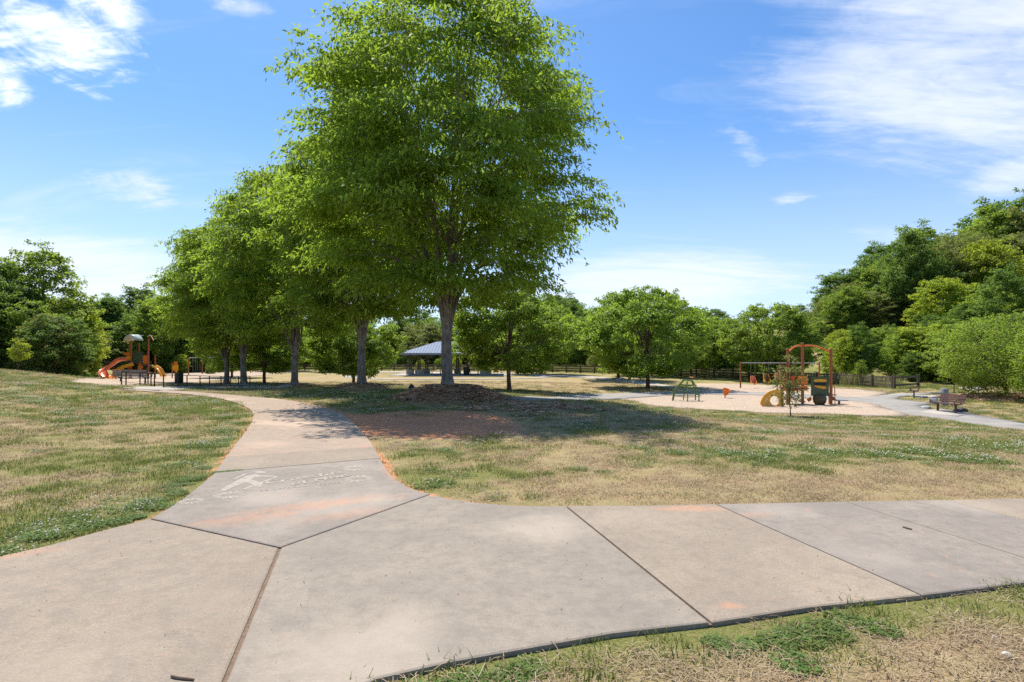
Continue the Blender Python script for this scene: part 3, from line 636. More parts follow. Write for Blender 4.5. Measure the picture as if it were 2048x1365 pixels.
def bake(sel_fn, bands, size=1.0, zoff=0.0, xr=None):
    out = []
    for (y0, y1, dens, sc) in bands:
        hw = y1*1.05+3; n = int(dens*2*hw*(y1-y0)); x = (rg.rand(n)*2-1)*hw; y = y0+rg.rand(n)*(y1-y0)
        k = np.abs(x) < y*1.03+3
        x, y = x[k], y[k]
        for poly in EXCL: k = ~inpoly(x, y, poly); x, y = x[k], y[k]
        g_, c_, b_ = masks(x, y); pr = sel_fn(g_, c_, b_, x, y); k = rg.rand(len(x)) < pr; x, y = x[k], y[k]
        out.append(np.stack([x, y, np.full_like(x, sc)*(0.75+0.5*rg.rand(len(x)))], -1))
    A = np.concatenate(out); z = terrain(A[:, 0], A[:, 1])+zoff
    P_ = np.stack([A[:, 0], A[:, 1], z], -1); rot = np.zeros_like(P_); rot[:, 2] = rg.rand(len(P_))*6.283
    return P_, rot, A[:, 2]*size
B = [(1.2, 10, 26, 1.0), (10, 18, 15, 1.35), (18, 34, 6, 1.9), (34, 60, 2.0, 2.6)]
spread = lambda g_, c_, b_: (1-0.95*np.clip(c_*1.6, 0, 1))*(1-0.92*np.clip(b_*1.5, 0, 1))
cn = lambda x, y: fbm(x*0.7+60, y*0.7+20, 3)
P_, r_, s_ = bake(lambda g_, c_, b_, x, y: smooth(0.15, 0.85, g_)*spread(g_, c_, b_)*0.85, B)
scatter('lawn_grass', P_, r_, s_, s_green, rg.randint(0, 2, len(P_)), label='short green blades of the mown lawn', cat='grass')
P_, r_, s_ = bake(lambda g_, c_, b_, x, y: (1-0.8*smooth(0.3, 0.95, g_))*spread(g_, c_, b_)*0.9+0.03, B)
scatter('dry_grass', P_, r_, s_, s_dry, rg.randint(0, 2, len(P_)), label='dry straw-coloured blades of the mown lawn', cat='grass')
P_, r_, s_ = bake(lambda g_, c_, b_, x, y: smooth(0.36, 0.8, g_)*smooth(0.40, 0.58, cn(x, y))*0.8*spread(g_, c_, b_)*np.where((y < 5.3) & (x > -2.6), 0.0, 1.0), [(2, 10, 22, 1.0), (10, 18, 11, 1.3), (18, 32, 4, 1.7)])
scatter('clover_patch', P_, r_, s_, s_clov, rg.randint(0, 2, len(P_)), label='white flowering clover spread through the lawn', cat='clover')
P_, r_, s_ = bake(lambda g_, c_, b_, x, y: smooth(0.42, 0.8, g_)*smooth(0.4, 0.55, fbm(x*1.1+3, y*1.1+8, 2))*spread(g_, c_, b_)*np.exp(-(np.minimum(segdist(x, y, NEDGE), segdist(x, y, LEDGE))/0.5)**2)*(np.minimum(segdist(x, y, NEDGE), segdist(x, y, LEDGE)) > 0.13)*0.9, [(1.2, 9, 60, 0.85)])
scatter('edge_clover', P_, r_, s_, s_lush, rg.randint(0, 2, len(P_)), label='lush green clumps hugging the edge of the concrete walk', cat='clover')
P_, r_, s_ = bake(lambda g_, c_, b_, x, y: np.where((y < 5.3) & (x > -2.6), (0.25+0.6*smooth(0.4, 0.65, fbm(x*1.5, y*1.5, 3)))*(1.0-0.6*smooth(0.5, 0.9, g_)), (1-smooth(0.1, 0.5, g_))*0.35*spread(g_, c_, b_)+0.4*smooth(0.3, 0.8, b_)*(y < 24)*(1-smooth(0.2, 0.6, c_))), [(1.2, 5.4, 34, 1.0), (5.4, 16, 9, 1.25), (16, 26, 6, 1.4)])
scatter('straw_litter', P_, r_, s_, s_straw, rg.randint(0, 2, len(P_)), label='loose dry straw lying on bare soil', cat='straw')
chipV, chipF = [], []
for i in range(14):
    a = Matrix.Rotation(rg.rand()*6.28, 3, 'Z')@Matrix.Rotation((rg.rand()-0.5)*1.2, 3, 'X'); c = Vector(((rg.rand()-0.5)*0.5, (rg.rand()-0.5)*0.5, 0.02)); q = Vector((0.02+0.05*rg.rand(), 0.012+0.012*rg.rand(), 0))
    b0 = len(chipV); chipV += [c+a@Vector((sx_*q.x, sy_*q.y, 0)) for sx_, sy_ in ((-1,-1),(1,-0.7),(0.8,1),(-1,0.8))]; chipF.append((b0, b0+1, b0+2, b0+3))
s_chip = [source('chip', mesh_from('chip', chipV, chipF), [CHIP])]
P_, r_, s_ = bake(lambda g_, c_, b_, x, y: smooth(0.35, 0.8, b_)*(1-smooth(0.3, 0.7, c_)), [(9, 26, 34, 1.25), (26, 50, 5, 1.6)])
scatter('bark_mulch', P_, r_, s_, s_chip, label='brown bark mulch heaped and scattered under the trees', cat='mulch')
# grit and leaf crumbs blown onto the walk
gV, gF = [], []
for i in range(6):
    c = Vector(((rg.rand()-.5)*.9, (rg.rand()-.5)*.9, 0.003)); q = 0.002+0.004*rg.rand()**2; b0 = len(gV); t = rg.rand()*6.28
    gV += [c+Vector((q*math.cos(t+k*2.09), q*math.sin(t+k*2.09), 0)) for k in range(3)]+[c+Vector((0, 0, q*0.7))]; gF += [(b0, b0+1, b0+3), (b0+1, b0+2, b0+3), (b0+2, b0, b0+3)]
s_grit = [source('grit', mesh_from('grit', gV, gF), [CHIP])]
gx_, gy_ = rg.uniform(-6, 9, 2600), rg.uniform(0.5, 9.5, 2600); kk = np.zeros(2600, bool)
for s_ in SLABS: kk |= inpoly(gx_, gy_, s_[1])
gx_, gy_ = gx_[kk], gy_[kk]; kk = rg.rand(len(gx_)) < 0.08+0.45*smooth(0.45, 0.7, fbm(gx_*0.8, gy_*0.8, 3)); gx_, gy_ = gx_[kk], gy_[kk]
scatter('path_grit', np.c_[gx_, gy_, np.full(len(gx_), 0.012)], np.c_[np.zeros((len(gx_), 2)), rg.rand(len(gx_))*6.28], 0.6+0.8*rg.rand(len(gx_)), s_grit, label='grit and leaf crumbs scattered on the concrete walk', cat='grit')
# weeds in the cross joint and along the joints
a, b_ = Vector(flat(430, 945)), Vector(flat(760, 917)); Pw = []
for t in list(np.linspace(0.0, 0.13, 16))+list(np.linspace(0.15, 0.95, 12)): q = a.lerp(b_, t); Pw.append((q.x+0.02*rg.randn(), q.y+0.02*rg.randn(), 0.0))
scatter('joint_weeds', np.array(Pw), np.stack([np.zeros(len(Pw)), np.zeros(len(Pw)), rg.rand(len(Pw))*6], -1), np.r_[np.full(16, 0.45), np.full(12, 0.16)], s_lush[:1], label='small weeds growing in the path joint', cat='weeds')
# single small things on the walk and the straw
TW = pmat('twig', (0.10, 0.065, 0.045), (0.19, 0.13, 0.09), 20, 0.9)
def twig(pts, r_, label):
    m_ = MB(); P_ = [Vector((*flat(*p), 0.012+r_)) for p in pts]; m_.tube(P_, [r_]*(len(P_)-1)+[r_*0.7], 6); o = m_.build('twig', TW, sm=True); props(o, label, 'twig'); return o
twig([(343, 1356), (352, 1359), (368, 1361), (388, 1363)], 0.007, 'short brown twig lying on the concrete by the long joint')
twig([(1806, 1056), (1815, 1059), (1824, 1061)], 0.008, 'pale little twig lying on the right grey slab')
PEB = pmat('pebble', (0.62, 0.58, 0.52), (0.48, 0.44, 0.40), 30, 0.8)
def stone(name, c, d, mat, seed, label, cat, n=2):
    bm = bmesh.new(); bmesh.ops.create_icosphere(bm, subdivisions=n, radius=1.0); r2 = random.Random(seed)
    off = [Vector((r2.uniform(-1, 1), r2.uniform(-1, 1), r2.uniform(-1, 1))).normalized() for _ in range(9)]; cut = [r2.uniform(0.55, 0.85) for _ in off]
    for v in bm.verts:
        for q, k in zip(off, cut):
            e = v.co.dot(q)-k
            if e > 0: v.co -= q*e*0.9
        v.co = Vector((v.co.x*d[0]/2, v.co.y*d[1]/2, v.co.z*d[2]/2))
    me = bpy.data.meshes.new(name); bm.to_mesh(me); bm.free(); o = link(name, me, mat, None, c); props(o, label, cat); return o
for (px, py, s1, lb) in ((1663, 1341, 0.018, 'small white pebble in the straw near the bottom edge'), (2012, 1322, 0.05, 'pale flat stone in the straw at the bottom right'), (1989, 1284, 0.03, 'small dark-sided stone in the straw by the right edge')):
    x, y = flat(px, py, -0.04); stone('pebble', (x, y, tz(x, y)+s1*0.25), (s1*1.3, s1, s1*0.8), PEB, px, lb, 'stone', 2)
# ------------------------------------------------------------------ trees
class Tubes:
    """fast many-tube collector"""
    def __init__(s): s.V = []; s.Q = []; s.n = 0
    def add(s, P_, r_, n):
        P_ = np.asarray(P_, float); m_ = len(P_); t = np.gradient(P_, axis=0); t /= np.linalg.norm(t, axis=1)[:, None]+1e-9
        ref = np.array([1.0, 0.13, 0.07]) if abs(t[0, 0]) < 0.8 else np.array([0.1, 1.0, 0.1])
        u = ref-t*(t@ref)[:, None]; u /= np.linalg.norm(u, axis=1)[:, None]; v = np.cross(t, u); a = np.arange(n)*2*np.pi/n
        V = P_[:, None]+(u[:, None]*np.cos(a)[None, :, None]+v[:, None]*np.sin(a)[None, :, None])*np.asarray(r_)[:, None, None]
        I_ = np.arange(m_*n).reshape(m_, n)+s.n; J = np.roll(I_, -1, axis=1)
        s.Q.append(np.stack([I_[:-1], J[:-1], J[1:], I_[1:]], -1).reshape(-1, 4)); s.V.append(V.reshape(-1, 3)); s.n += m_*n
    def mesh(s, name):
        me = fastmesh(name, np.concatenate(s.V), np.concatenate(s.Q)); me.shade_smooth(); return me
def bez(a, c, b_, n):
    t = np.linspace(0, 1, n)[:, None]; return (1-t)**2*a+2*t*(1-t)*c+t*t*b_
def gen_tree(seed, H, Rc, trunk_h, trunk_r, base, prof, nlimb, nsec, nclu, nleaf, leaf, spray, droop=0.5, vase=True, shell=0.6, lean=(0, 0), lump=0.25, clump=0.0, cz=0.5, feather=False):
    """returns (trunk mesh, leaf mesh). prof: list of (t, r) pairs of the crown outline"""
    rn = np.random.RandomState(seed); T_ = Tubes(); pt = np.array(prof)
    rad = lambda z: Rc*np.interp((z-base)/(H-base), pt[:, 0], pt[:, 1])
    lob_a = rn.rand(9)*6.283; lob_t = rn.rand(9); lob_s = rn.uniform(-lump, lump, 9)
    def outline(az, z):
        k = np.ones_like(z); t = (z-base)/(H-base)
        for a, tt, s_ in zip(lob_a, lob_t, lob_s):
            d = np.abs((az-a+np.pi) % (2*np.pi)-np.pi); k = k+s_*np.exp(-(d/0.7)**2-((t-tt)/0.22)**2)
        return rad(z)*k
    # trunk
    th = trunk_h; tp = np.array([[lean[0]*z*z*0.02+0.03*math.sin(z*1.7+seed), lean[1]*z*z*0.02+0.03*math.cos(z*1.3+seed), z] for z in np.linspace(-0.35, th, 9)])
    trr = trunk_r*np.interp(np.linspace(0, 1, 9), [0, 0.1, 0.25, 0.8, 1], [1.9, 1.4, 1.03, 0.9, 1.02]); T_.add(tp, trr, 14); top = tp[-1]
    limbs = []
    for i in range(nlimb):
        az = i*2.39996+rn.uniform(-0.3, 0.3); ft = 0.25+0.75*((i+0.5)/nlimb) if vase else 0.1+0.88*((i+0.5)/nlimb)
        ft = 1.0-ft+0.15 if not vase else ft
        z1 = base+(H-base)*np.clip(rn.uniform(0.35, 0.98), 0, 0.97); r1 = rad(z1)*rn.uniform(0.45, 0.9)
        if i == 0: z1 = base+(H-base)*0.93; r1 = rad(z1)*0.3
        if vase: a = top+np.array([math.cos(az)*trunk_r*0.5, math.sin(az)*trunk_r*0.5, -rn.uniform(0.0, 0.5)*th*0.35])
        else: a = np.array([0, 0, th*rn.uniform(0.7, 1.0)])
        e = np.array([math.cos(az)*r1, math.sin(az)*r1, z1])
        c = a+np.array([math.cos(az)*r1*0.28, math.sin(az)*r1*0.28, (z1-a[2])*0.62])
        p = bez(a, c, e, 9); p[1:-1] += rn.randn(7, 3)*0.05*Rc/5; r_ = np.interp(np.linspace(0, 1, 9), [0, 0.15, 1], [trunk_r*0.52, trunk_r*0.36, 0.02])*rn.uniform(0.7, 1.1)
        T_.add(p, r_, 7); limbs.append((p, r_))
    if not vase:      # leader through the crown
        p = bez(top, top+np.array([0.1, 0.1, (H-th)*0.5]), np.array([rn.uniform(-.3, .3), rn.uniform(-.3, .3), H*0.93]), 9); r_ = np.linspace(trunk_r*0.85, 0.02, 9); T_.add(p, r_, 8); limbs.append((p, r_))
    LP = np.concatenate([l[0][2:] for l in limbs]); LR = np.concatenate([l[1][2:] for l in limbs])
    def targets(n, sh):
        out = []
        while len(out) < n:
            z = base+(H-base)*rn.rand(n*3); az = rn.rand(n*3)*6.283; rr = outline(az, z)*np.clip(sh+(1-sh)*np.sqrt(rn.rand(n*3)), 0, 1.0)*rn.uniform(0.75, 1.02, n*3)
            k = rn.rand(n*3) < np.clip(rad(z)/Rc, 0.12, 1); out += list(np.stack([np.cos(az)*rr, np.sin(az)*rr, z], -1)[k])
        return np.array(out[:n])
    def attach(tg, QP, QR, f):
        dz = tg[:, None, 2]-QP[None, :, 2]; d = np.linalg.norm(tg[:, None]-QP[None], axis=-1)
        cost = d+np.where(dz < 0.25*d, (0.25*d-dz)*1.4, 0); j = cost.argmin(1); return QP[j], QR[j]*f
    tg = targets(nsec, 0.55 if clump else 0.35); a, ar = attach(tg, LP, LR, 0.7); SP = []; SR = []
    for q in range(nsec):
        d = tg[q]-a[q]; c = a[q]+d*0.45+np.array([0, 0, 0.22*np.linalg.norm(d)]); p = bez(a[q], c, tg[q], 6); r_ = np.linspace(min(ar[q], 0.07*Rc/5+0.01), 0.010, 6); T_.add(p, r_, 5); SP.append(p[1:]); SR.append(r_[1:])
    SP = np.concatenate(SP+[LP]); SR = np.concatenate(SR+[LR])
    tc_ = targets(nclu, shell)
    if clump:        # most sprays gather round the secondary branch tips, in flattened pads
        kq = rn.rand(nclu) < 0.82; j = rn.randint(0, nsec, nclu); cc = tg[j]+rn.randn(nclu, 3)*np.array([clump, clump, clump*cz]); tc_[kq] = cc[kq]
    a, ar = attach(tc_, SP, SR, 0.5)
    for q in range(nclu):
        d = tc_[q]-a[q]; T_.add(np.array([a[q], a[q]+d*0.55+np.array([0, 0, 0.12*np.linalg.norm(d)]), tc_[q]]), [min(ar[q], 0.02)+0.003, 0.007, 0.003], 3)
    # leaves
    Nn = nclu*nleaf; ci = np.repeat(np.arange(nclu), nleaf); c = tc_[ci]
    ax = np.array([0, 0, base+(H-base)*0.35]); o_ = c-ax; o_[:, 2] *= 0.55; o_ /= np.linalg.norm(o_, axis=1)[:, None]+1e-9
    oh = o_*np.array([1, 1, 0]); oh /= np.linalg.norm(oh, axis=1)[:, None]+1e-6; tn = np.stack([-oh[:, 1], oh[:, 0], np.zeros(Nn)], -1)
    sz = (spray*rn.uniform(0.7, 1.3, nclu))[ci]; g1, g2, g3 = np.clip(rn.randn(Nn), -1.7, 1.7), np.clip(rn.randn(Nn), -1.7, 1.7), np.clip(rn.randn(Nn), -2, 2)
    off = oh*(g1*0.42*sz)[:, None]+tn*(g2*0.42*sz)[:, None]; off[:, 2] += g3*0.17*sz-droop*(g1*g1+g2*g2)*0.10*sz+g1*0.10*sz
    if feather:      # long arching sprays that droop towards the tip
        gp = np.maximum(g1, 0); off = oh*(g1*0.62*sz)[:, None]+tn*(g2*0.34*sz)[:, None]; off[:, 2] += g3*0.10*sz-0.20*gp*gp*sz-0.05*g2*g2*sz+0.06*sz
    p = c+off
    la = oh*0.6+rn.randn(Nn, 3)*0.55; la[:, 2] -= droop*0.55; la /= np.linalg.norm(la, axis=1)[:, None]
    nn = rn.randn(Nn, 3)*0.6+np.array([0, 0, 1.0])+oh*0.25; sd_ = np.cross(nn, la); sd_ /= np.linalg.norm(sd_, axis=1)[:, None]+1e-9; up = np.cross(la, sd_)
    L_ = leaf[0]*rn.uniform(0.55, 1.4, Nn)[:, None]; Wd = leaf[1]*rn.uniform(0.8, 1.2, Nn)[:, None]/2
    m1 = p+la*L_*0.42+up*Wd*0.25
    V = np.stack([p, m1+sd_*Wd, p+la*L_-up*L_*0.12, m1-sd_*Wd], 1).reshape(-1, 3)
    return T_.mesh('trunk'), fastmesh('crown', V, np.arange(Nn*4).reshape(-1, 4))
BARK_Z = barkmat('bark_zelkova', (0.235, 0.205, 0.175), (0.13, 0.11, 0.095)); BARK_B = barkmat('bark_brown', (0.15, 0.09, 0.06), (0.07, 0.045, 0.033)); BARK_D = barkmat('bark_dark', (0.10, 0.08, 0.065), (0.05, 0.04, 0.035))
LF_Z = leafmat('leaf_zelkova', (0.08, 0.145, 0.02), (0.19, 0.27, 0.04), (0.48, 0.66, 0.06), 0.52, 0.45)
LF_L = leafmat('leaf_maple', (0.085, 0.15, 0.026), (0.19, 0.27, 0.05), (0.46, 0.64, 0.06), 0.48, 0.55, 0.3)
LF_D = leafmat('leaf_dark', (0.06, 0.115, 0.028), (0.14, 0.21, 0.05), (0.30, 0.46, 0.055), 0.45, 0.4)
LF_M = leafmat('leaf_mid', (0.10, 0.165, 0.03), (0.20, 0.275, 0.05), (0.45, 0.60, 0.06), 0.48, 0.4)
LF_Y = leafmat('leaf_yellowgreen', (0.15, 0.21, 0.022), (0.27, 0.33, 0.042), (0.60, 0.70, 0.055), 0.5, 0.4)
LF_O = leafmat('leaf_olive', (0.13, 0.155, 0.05), (0.235, 0.25, 0.09), (0.40, 0.46, 0.085), 0.45, 0.4)
LF_S = leafmat('leaf_sapling', (0.11, 0.155, 0.045), (0.24, 0.23, 0.08), (0.40, 0.44, 0.09), 0.4, 1.5)
def tree(name, label, meshes, mats, loc, s=1.0, rz=0.0, sx=1.0, group=None, cat='tree'):
    t = thing(name, label, cat, loc, rz, group); t.scale = (s*sx, s*sx, s)
    for nm, me, mt in zip(('trunk', 'crown'), meshes, mats):
        o = bpy.data.objects.new(nm, me); COL.objects.link(o); o.parent = t
        if not me.materials: me.materials.append(None)
        o.material_slots[0].link = 'OBJECT'; o.material_slots[0].material = mt
    return t
VASE = [(0, 0.5), (0.08, 0.74), (0.22, 0.94), (0.4, 1.0), (0.6, 0.97), (0.78, 0.83), (0.92, 0.58), (1, 0.25)]
VASE1 = [(0, 0.5), (0.07, 0.74), (0.2, 0.92), (0.38, 1.0), (0.55, 0.96), (0.72, 0.86), (0.85, 0.68), (0.94, 0.47), (1, 0.2)]
Z1 = gen_tree(15, 15.3, 6.1, 2.7, 0.215, 3.55, VASE1, 24, 320, 2250, 54, (0.215, 0.08), 0.72, 1.1, True, 0.5, lump=0.09, clump=0.44, cz=0.42, feather=True)
Z2 = gen_tree(5, 15.2, 5.4, 3.0, 0.24, 4.1, VASE, 13, 190, 1200, 58, (0.27, 0.10), 0.8, 1.05, True, 0.45, lump=0.16, clump=0.46, cz=0.42, feather=True)
Z3 = gen_tree(11, 15.0, 5.7, 2.7, 0.24, 3.8, VASE, 13, 190, 1200, 58, (0.27, 0.10), 0.8, 1.05, True, 0.45, lump=0.18, clump=0.46, cz=0.42, feather=True)
zl = ['largest zelkova in front, on the big bark mulch mound', 'second zelkova in the row, left of the largest one', 'third zelkova in the row, pale trunk beside the path bend', 'fourth zelkova in the row, forked trunk by the black railing', 'small-trunked zelkova at the far end of the row, farthest left']
for i, ((px, Y, H, rc, mh, mr), zm) in enumerate(zip(ZELK, (Z1, Z2, Z3, Z2, Z3))):
    x = (px-1024)/FPX*Y; base = {0: 15.3, 1: 15.2, 2: 15.0, 3: 15.2, 4: 15.0}[i]
    tree('zelkova_tree', zl[i], zm, (BARK_Z, LF_Z), (x-(0.1 if i == 0 else 0), Y, tz(x, Y)-0.03), H/base if i else 1.0, (0.4, 2.1, 0.9, 4.0, 5.2)[i], 1.0 if i == 0 else (rc/5.6)/(H/base), 'zelkova trees in a row along the path')
ROUND = [(0, 0.35), (0.12, 0.78), (0.3, 1.0), (0.5, 0.97), (0.7, 0.80), (0.88, 0.5), (1, 0.16)]
L0 = gen_tree(21, 9.0, 4.6, 1.9, 0.17, 1.6, ROUND, 12, 85, 650, 60, (0.22, 0.14), 0.6, 0.5, False, 0.5, lump=0.35, clump=0.45)
L1 = gen_tree(22, 9.4, 6.0, 1.9, 0.19, 1.5, ROUND, 14, 100, 800, 60, (0.23, 0.15), 0.65, 0.5, False, 0.5, lump=0.34, clump=0.5)
ll = ['slender lawn tree just right of the largest zelkova', 'broad round lawn tree beside the green dome climber', 'lawn tree just behind and left of the broad round one', 'lawn tree on a red mulch ring right of the broad one, before the fence', 'farther lawn tree on a red mulch ring behind the broad one', 'tall lawn tree between pavilion and broad round tree',
 'low lawn tree seen between the first and second zelkova trunks, left of the pavilion', 'low lawn tree seen between the third and fourth zelkova trunks', 'small lawn tree behind the left swing set', 'distant lawn tree by the fence, left of the pavilion', 'distant lawn tree by the fence behind the third zelkova', 'wide dark-trunked tree behind the right swing set']
for i, ((px, py, H, rc, v, rg_), p) in enumerate(zip(LAWN, LAWNP)):
    b0, rb = ((9.0, 4.6), (9.4, 6.0))[v]; s = H/b0
    tree('lawn_tree', ll[i], (L0, L1)[v], (BARK_B, LF_L if i not in (11,) else LF_M), (p.x, p.y, tz(p.x, p.y)-0.02), s, i*1.7, rc/rb/s, 'round-headed trees on the lawn')
# forest kinds
TALL = [(0, 0.55), (0.15, 0.85), (0.35, 1.0), (0.6, 0.9), (0.8, 0.68), (0.93, 0.4), (1, 0.12)]
FK = [gen_tree(31, 14, 4.6, 1.5, 0.22, 0.2, TALL, 10, 120, 620, 36, (0.32, 0.19), 0.8, 0.5, False, 0.5, lump=0.28, clump=0.55, cz=0.85),
      gen_tree(32, 16, 4.4, 2.5, 0.25, 1.0, TALL, 10, 120, 620, 36, (0.32, 0.21), 0.8, 0.4, False, 0.5, lump=0.34, clump=0.55, cz=0.85),
      gen_tree(33, 12, 5.2, 1.2, 0.2, 0.1, ROUND, 10, 120, 620, 36, (0.32, 0.19), 0.8, 0.6, False, 0.5, lump=0.32, clump=0.58, cz=0.8),
      gen_tree(34, 18, 4.0, 6.0, 0.24, 7.5, [(0, 0.3), (0.2, 0.8), (0.5, 1.0), (0.8, 0.75), (1, 0.2)], 9, 40, 170, 55, (0.34, 0.12), 1.25, 0.3, False, 0.45, lump=0.6),
      gen_tree(35, 5.5, 4.0, 0.3, 0.09, 0.15, [(0, 0.55), (0.2, 0.9), (0.5, 1), (0.75, 0.85), (0.93, 0.5), (1, 0.2)], 16, 60, 520, 60, (0.13, 0.075), 0.7, 0.3, True, 0.5, lump=0.2)]
FH = [14, 16, 12, 18, 5.5]; FR = [4.6, 4.4, 5.2, 4.0, 4.0]
FT = [  # px, top py, Y, kind, leaf, width m, label
 (20, 530, 62, 0, LF_D, 8, 'dark tall tree at the far left edge of the picture'), (88, 492, 66, 1, LF_M, 9, 'tallest tree of the left wood, with a loose spreading top'), (60, 590, 60, 0, LF_M, 7, 'upright green tree at the left wood edge, behind the yellow sapling'),
 (150, 585, 70, 0, LF_Y, 7, 'bright yellow-green tree in the left wood edge, right of the tallest'), (112, 620, 58, 0, LF_D, 7, 'dense dark green tree below the tallest tree of the left wood'), (205, 598, 98, 1, LF_D, 10, 'dark tree set back behind the left playground'),
 (258, 650, 90, 2, LF_M, 13, 'low round-topped tree directly behind the orange slide tower'), (285, 572, 105, 1, LF_D, 11, 'distant dark tree rising behind the slide tower'), (318, 652, 94, 2, LF_Y, 10, 'light green tree behind the right end of the slide tower'), (185, 660, 86, 2, LF_O, 9, 'grey-green shrubby tree left of the slide tower'),
 (1000, 640, 128, 0, LF_M, 12, 'pale tree behind the pavilion, right of the large zelkova trunk'), (850, 640, 126, 2, LF_O, 14, 'greyish tree behind the pavilion roof'), (1135, 590, 140, 1, LF_D, 13, 'dark treetop showing over the gap left of the broad lawn tree'), (1160, 632, 118, 2, LF_Y, 12, 'bright tree behind the gap left of the broad lawn tree'),
 (1430, 615, 135, 2, LF_D, 16, 'rounded dark treetop right of the broad lawn tree'), (1345, 583, 100, 1, LF_M, 7, 'narrow treetop peeping up right of the broad lawn tree'), (1460, 655, 112, 2, LF_M, 12, 'mid green tree behind the left end of the right swing set'), (1600, 608, 118, 1, LF_M, 10, 'pointed tree behind the tall orange arch'),
 (1690, 530, 118, 0, LF_D, 13, 'dark rounded tree at the left end of the wooded hill'), (1760, 500, 116, 2, LF_D, 14, 'dark green tree on the hill, right of the rounded one at its left end'), (1840, 448, 112, 1, LF_M, 12, 'tall bright-topped tree on the hill, breaking the skyline'), (1905, 458, 104, 3, LF_O, 12, 'dark pine with open branches on the hill'),
 (1985, 418, 112, 1, LF_M, 14, 'highest tree of the hill, near the right edge'), (2045, 412, 110, 1, LF_O, 13, 'olive tree topping the hill at the right edge of the picture'), (1960, 500, 98, 3, LF_O, 11, 'second dark pine on the hill, right of the first pine'), (1800, 560, 100, 2, LF_O, 12, 'pale olive flowering tree halfway down the hill'),
 (1735, 580, 98, 2, LF_O, 10, 'olive tree at the hill foot behind the tall arch'), (1885, 545, 84, 0, LF_Y, 9, 'bright lime-green tree in front of the hill pines'), (1990, 560, 76, 2, LF_M, 9, 'light green tree above the large shrub'), (2060, 590, 66, 2, LF_Y, 9, 'yellow-green tree at the right edge above the large shrub'),
 (1690, 655, 84, 2, LF_Y, 11, 'yellow-green tree behind the fence, right of the tall arch'), (1770, 650, 76, 2, LF_M, 9, 'mid green bushy tree behind the fence, left of the fence end'), (1845, 640, 66, 0, LF_Y, 8, 'bright bushy tree at the fence end'), (1640, 632, 96, 0, LF_O, 9, 'grey-green tree between the tall arch and the hill'), (1920, 640, 60, 2, LF_M, 8, 'dense tree beside the large shrub, behind the small sapling')]
for i, (px, ty, Y, k, lf, wd, lb) in enumerate(FT):
    x = (px-1024)/FPX*Y; z0 = tz(x, Y); H = CAMZ+(HOR-ty)/FPX*Y-z0; s = H/FH[k]*0.97
    tree('woodland_tree', lb, FK[k], (BARK_D, lf), (x, Y, z0-0.1), s, i*2.3, min(1.6, (wd/2)/FR[k]/s), 'trees of the surrounding wood')
# the rest of the wood: one mass of trees nobody could count
def forest_src(k, lf, nm):
    o = source(nm, FK[k][1].copy(), [lf]); return o
FS = [forest_src(0, LF_D, 'fa'), forest_src(0, LF_M, 'fb'), forest_src(2, LF_D, 'fc'), forest_src(2, LF_M, 'fd'), forest_src(2, LF_O, 'fe'), forest_src(1, LF_D, 'ff'), forest_src(2, LF_Y, 'fg')]
Pf = []; Sf = []
rf = np.random.RandomState(4)
def band(px0, px1, Y0, Y1, tops, n, hmul=1.0):
    for _ in range(n):
        px = rf.uniform(px0, px1); Y = rf.uniform(Y0, Y1); x = (px-1024)/FPX*Y; z0 = tz(x, Y); ty = np.interp(px, [t[0] for t in tops], [t[1] for t in tops])+rf.uniform(0, 22)
        H = CAMZ+(HOR-ty)/FPX*Y-z0
        if H > 1.5: Pf.append((x, Y, z0-0.1)); Sf.append(H/13.0*hmul)
band(-260, 110, 58, 85, [(-260, 520), (0, 560), (130, 620)], 34); band(60, 420, 88, 125, [(0, 600), (200, 600), (300, 590), (420, 610)], 30)
band(400, 1120, 122, 165, [(400, 620), (700, 640), (1000, 625), (1120, 605)], 60); band(1100, 1640, 108, 160, [(1100, 625), (1300, 640), (1450, 632), (1640, 622)], 46)
band(1640, 2350, 96, 150, [(1640, 590), (1750, 520), (1850, 475), (1960, 445), (2048, 425), (2350, 420)], 60); band(1660, 2350, 66, 96, [(1660, 668), (1800, 640), (1900, 600), (2048, 560), (2350, 530)], 46)
band(1180, 1720, 92, 106, [(1180, 705), (1450, 700), (1720, 690)], 40); band(1360, 1740, 86, 104, [(1360, 672), (1740, 662)], 40); band(1820, 2350, 55, 66, [(1820, 690), (2048, 640), (2350, 600)], 18); band(420, 1640, 112, 120, [(400, 700), (1640, 700)], 60); band(-100, 450, 84, 92, [(-100, 690), (450, 705)], 26)
band(-700, -240, 40, 110, [(-700, 480), (-240, 540)], 30); band(2300, 3000, 45, 120, [(2300, 480), (3000, 500)], 34)
Pf = np.array(Pf); scatter('woodland', Pf, np.stack([np.zeros(len(Pf)), np.zeros(len(Pf)), rf.rand(len(Pf))*6.28], -1), np.array(Sf), FS, rf.randint(0, len(FS), len(Pf)), label='mass of mixed trees behind the park', cat='wood')
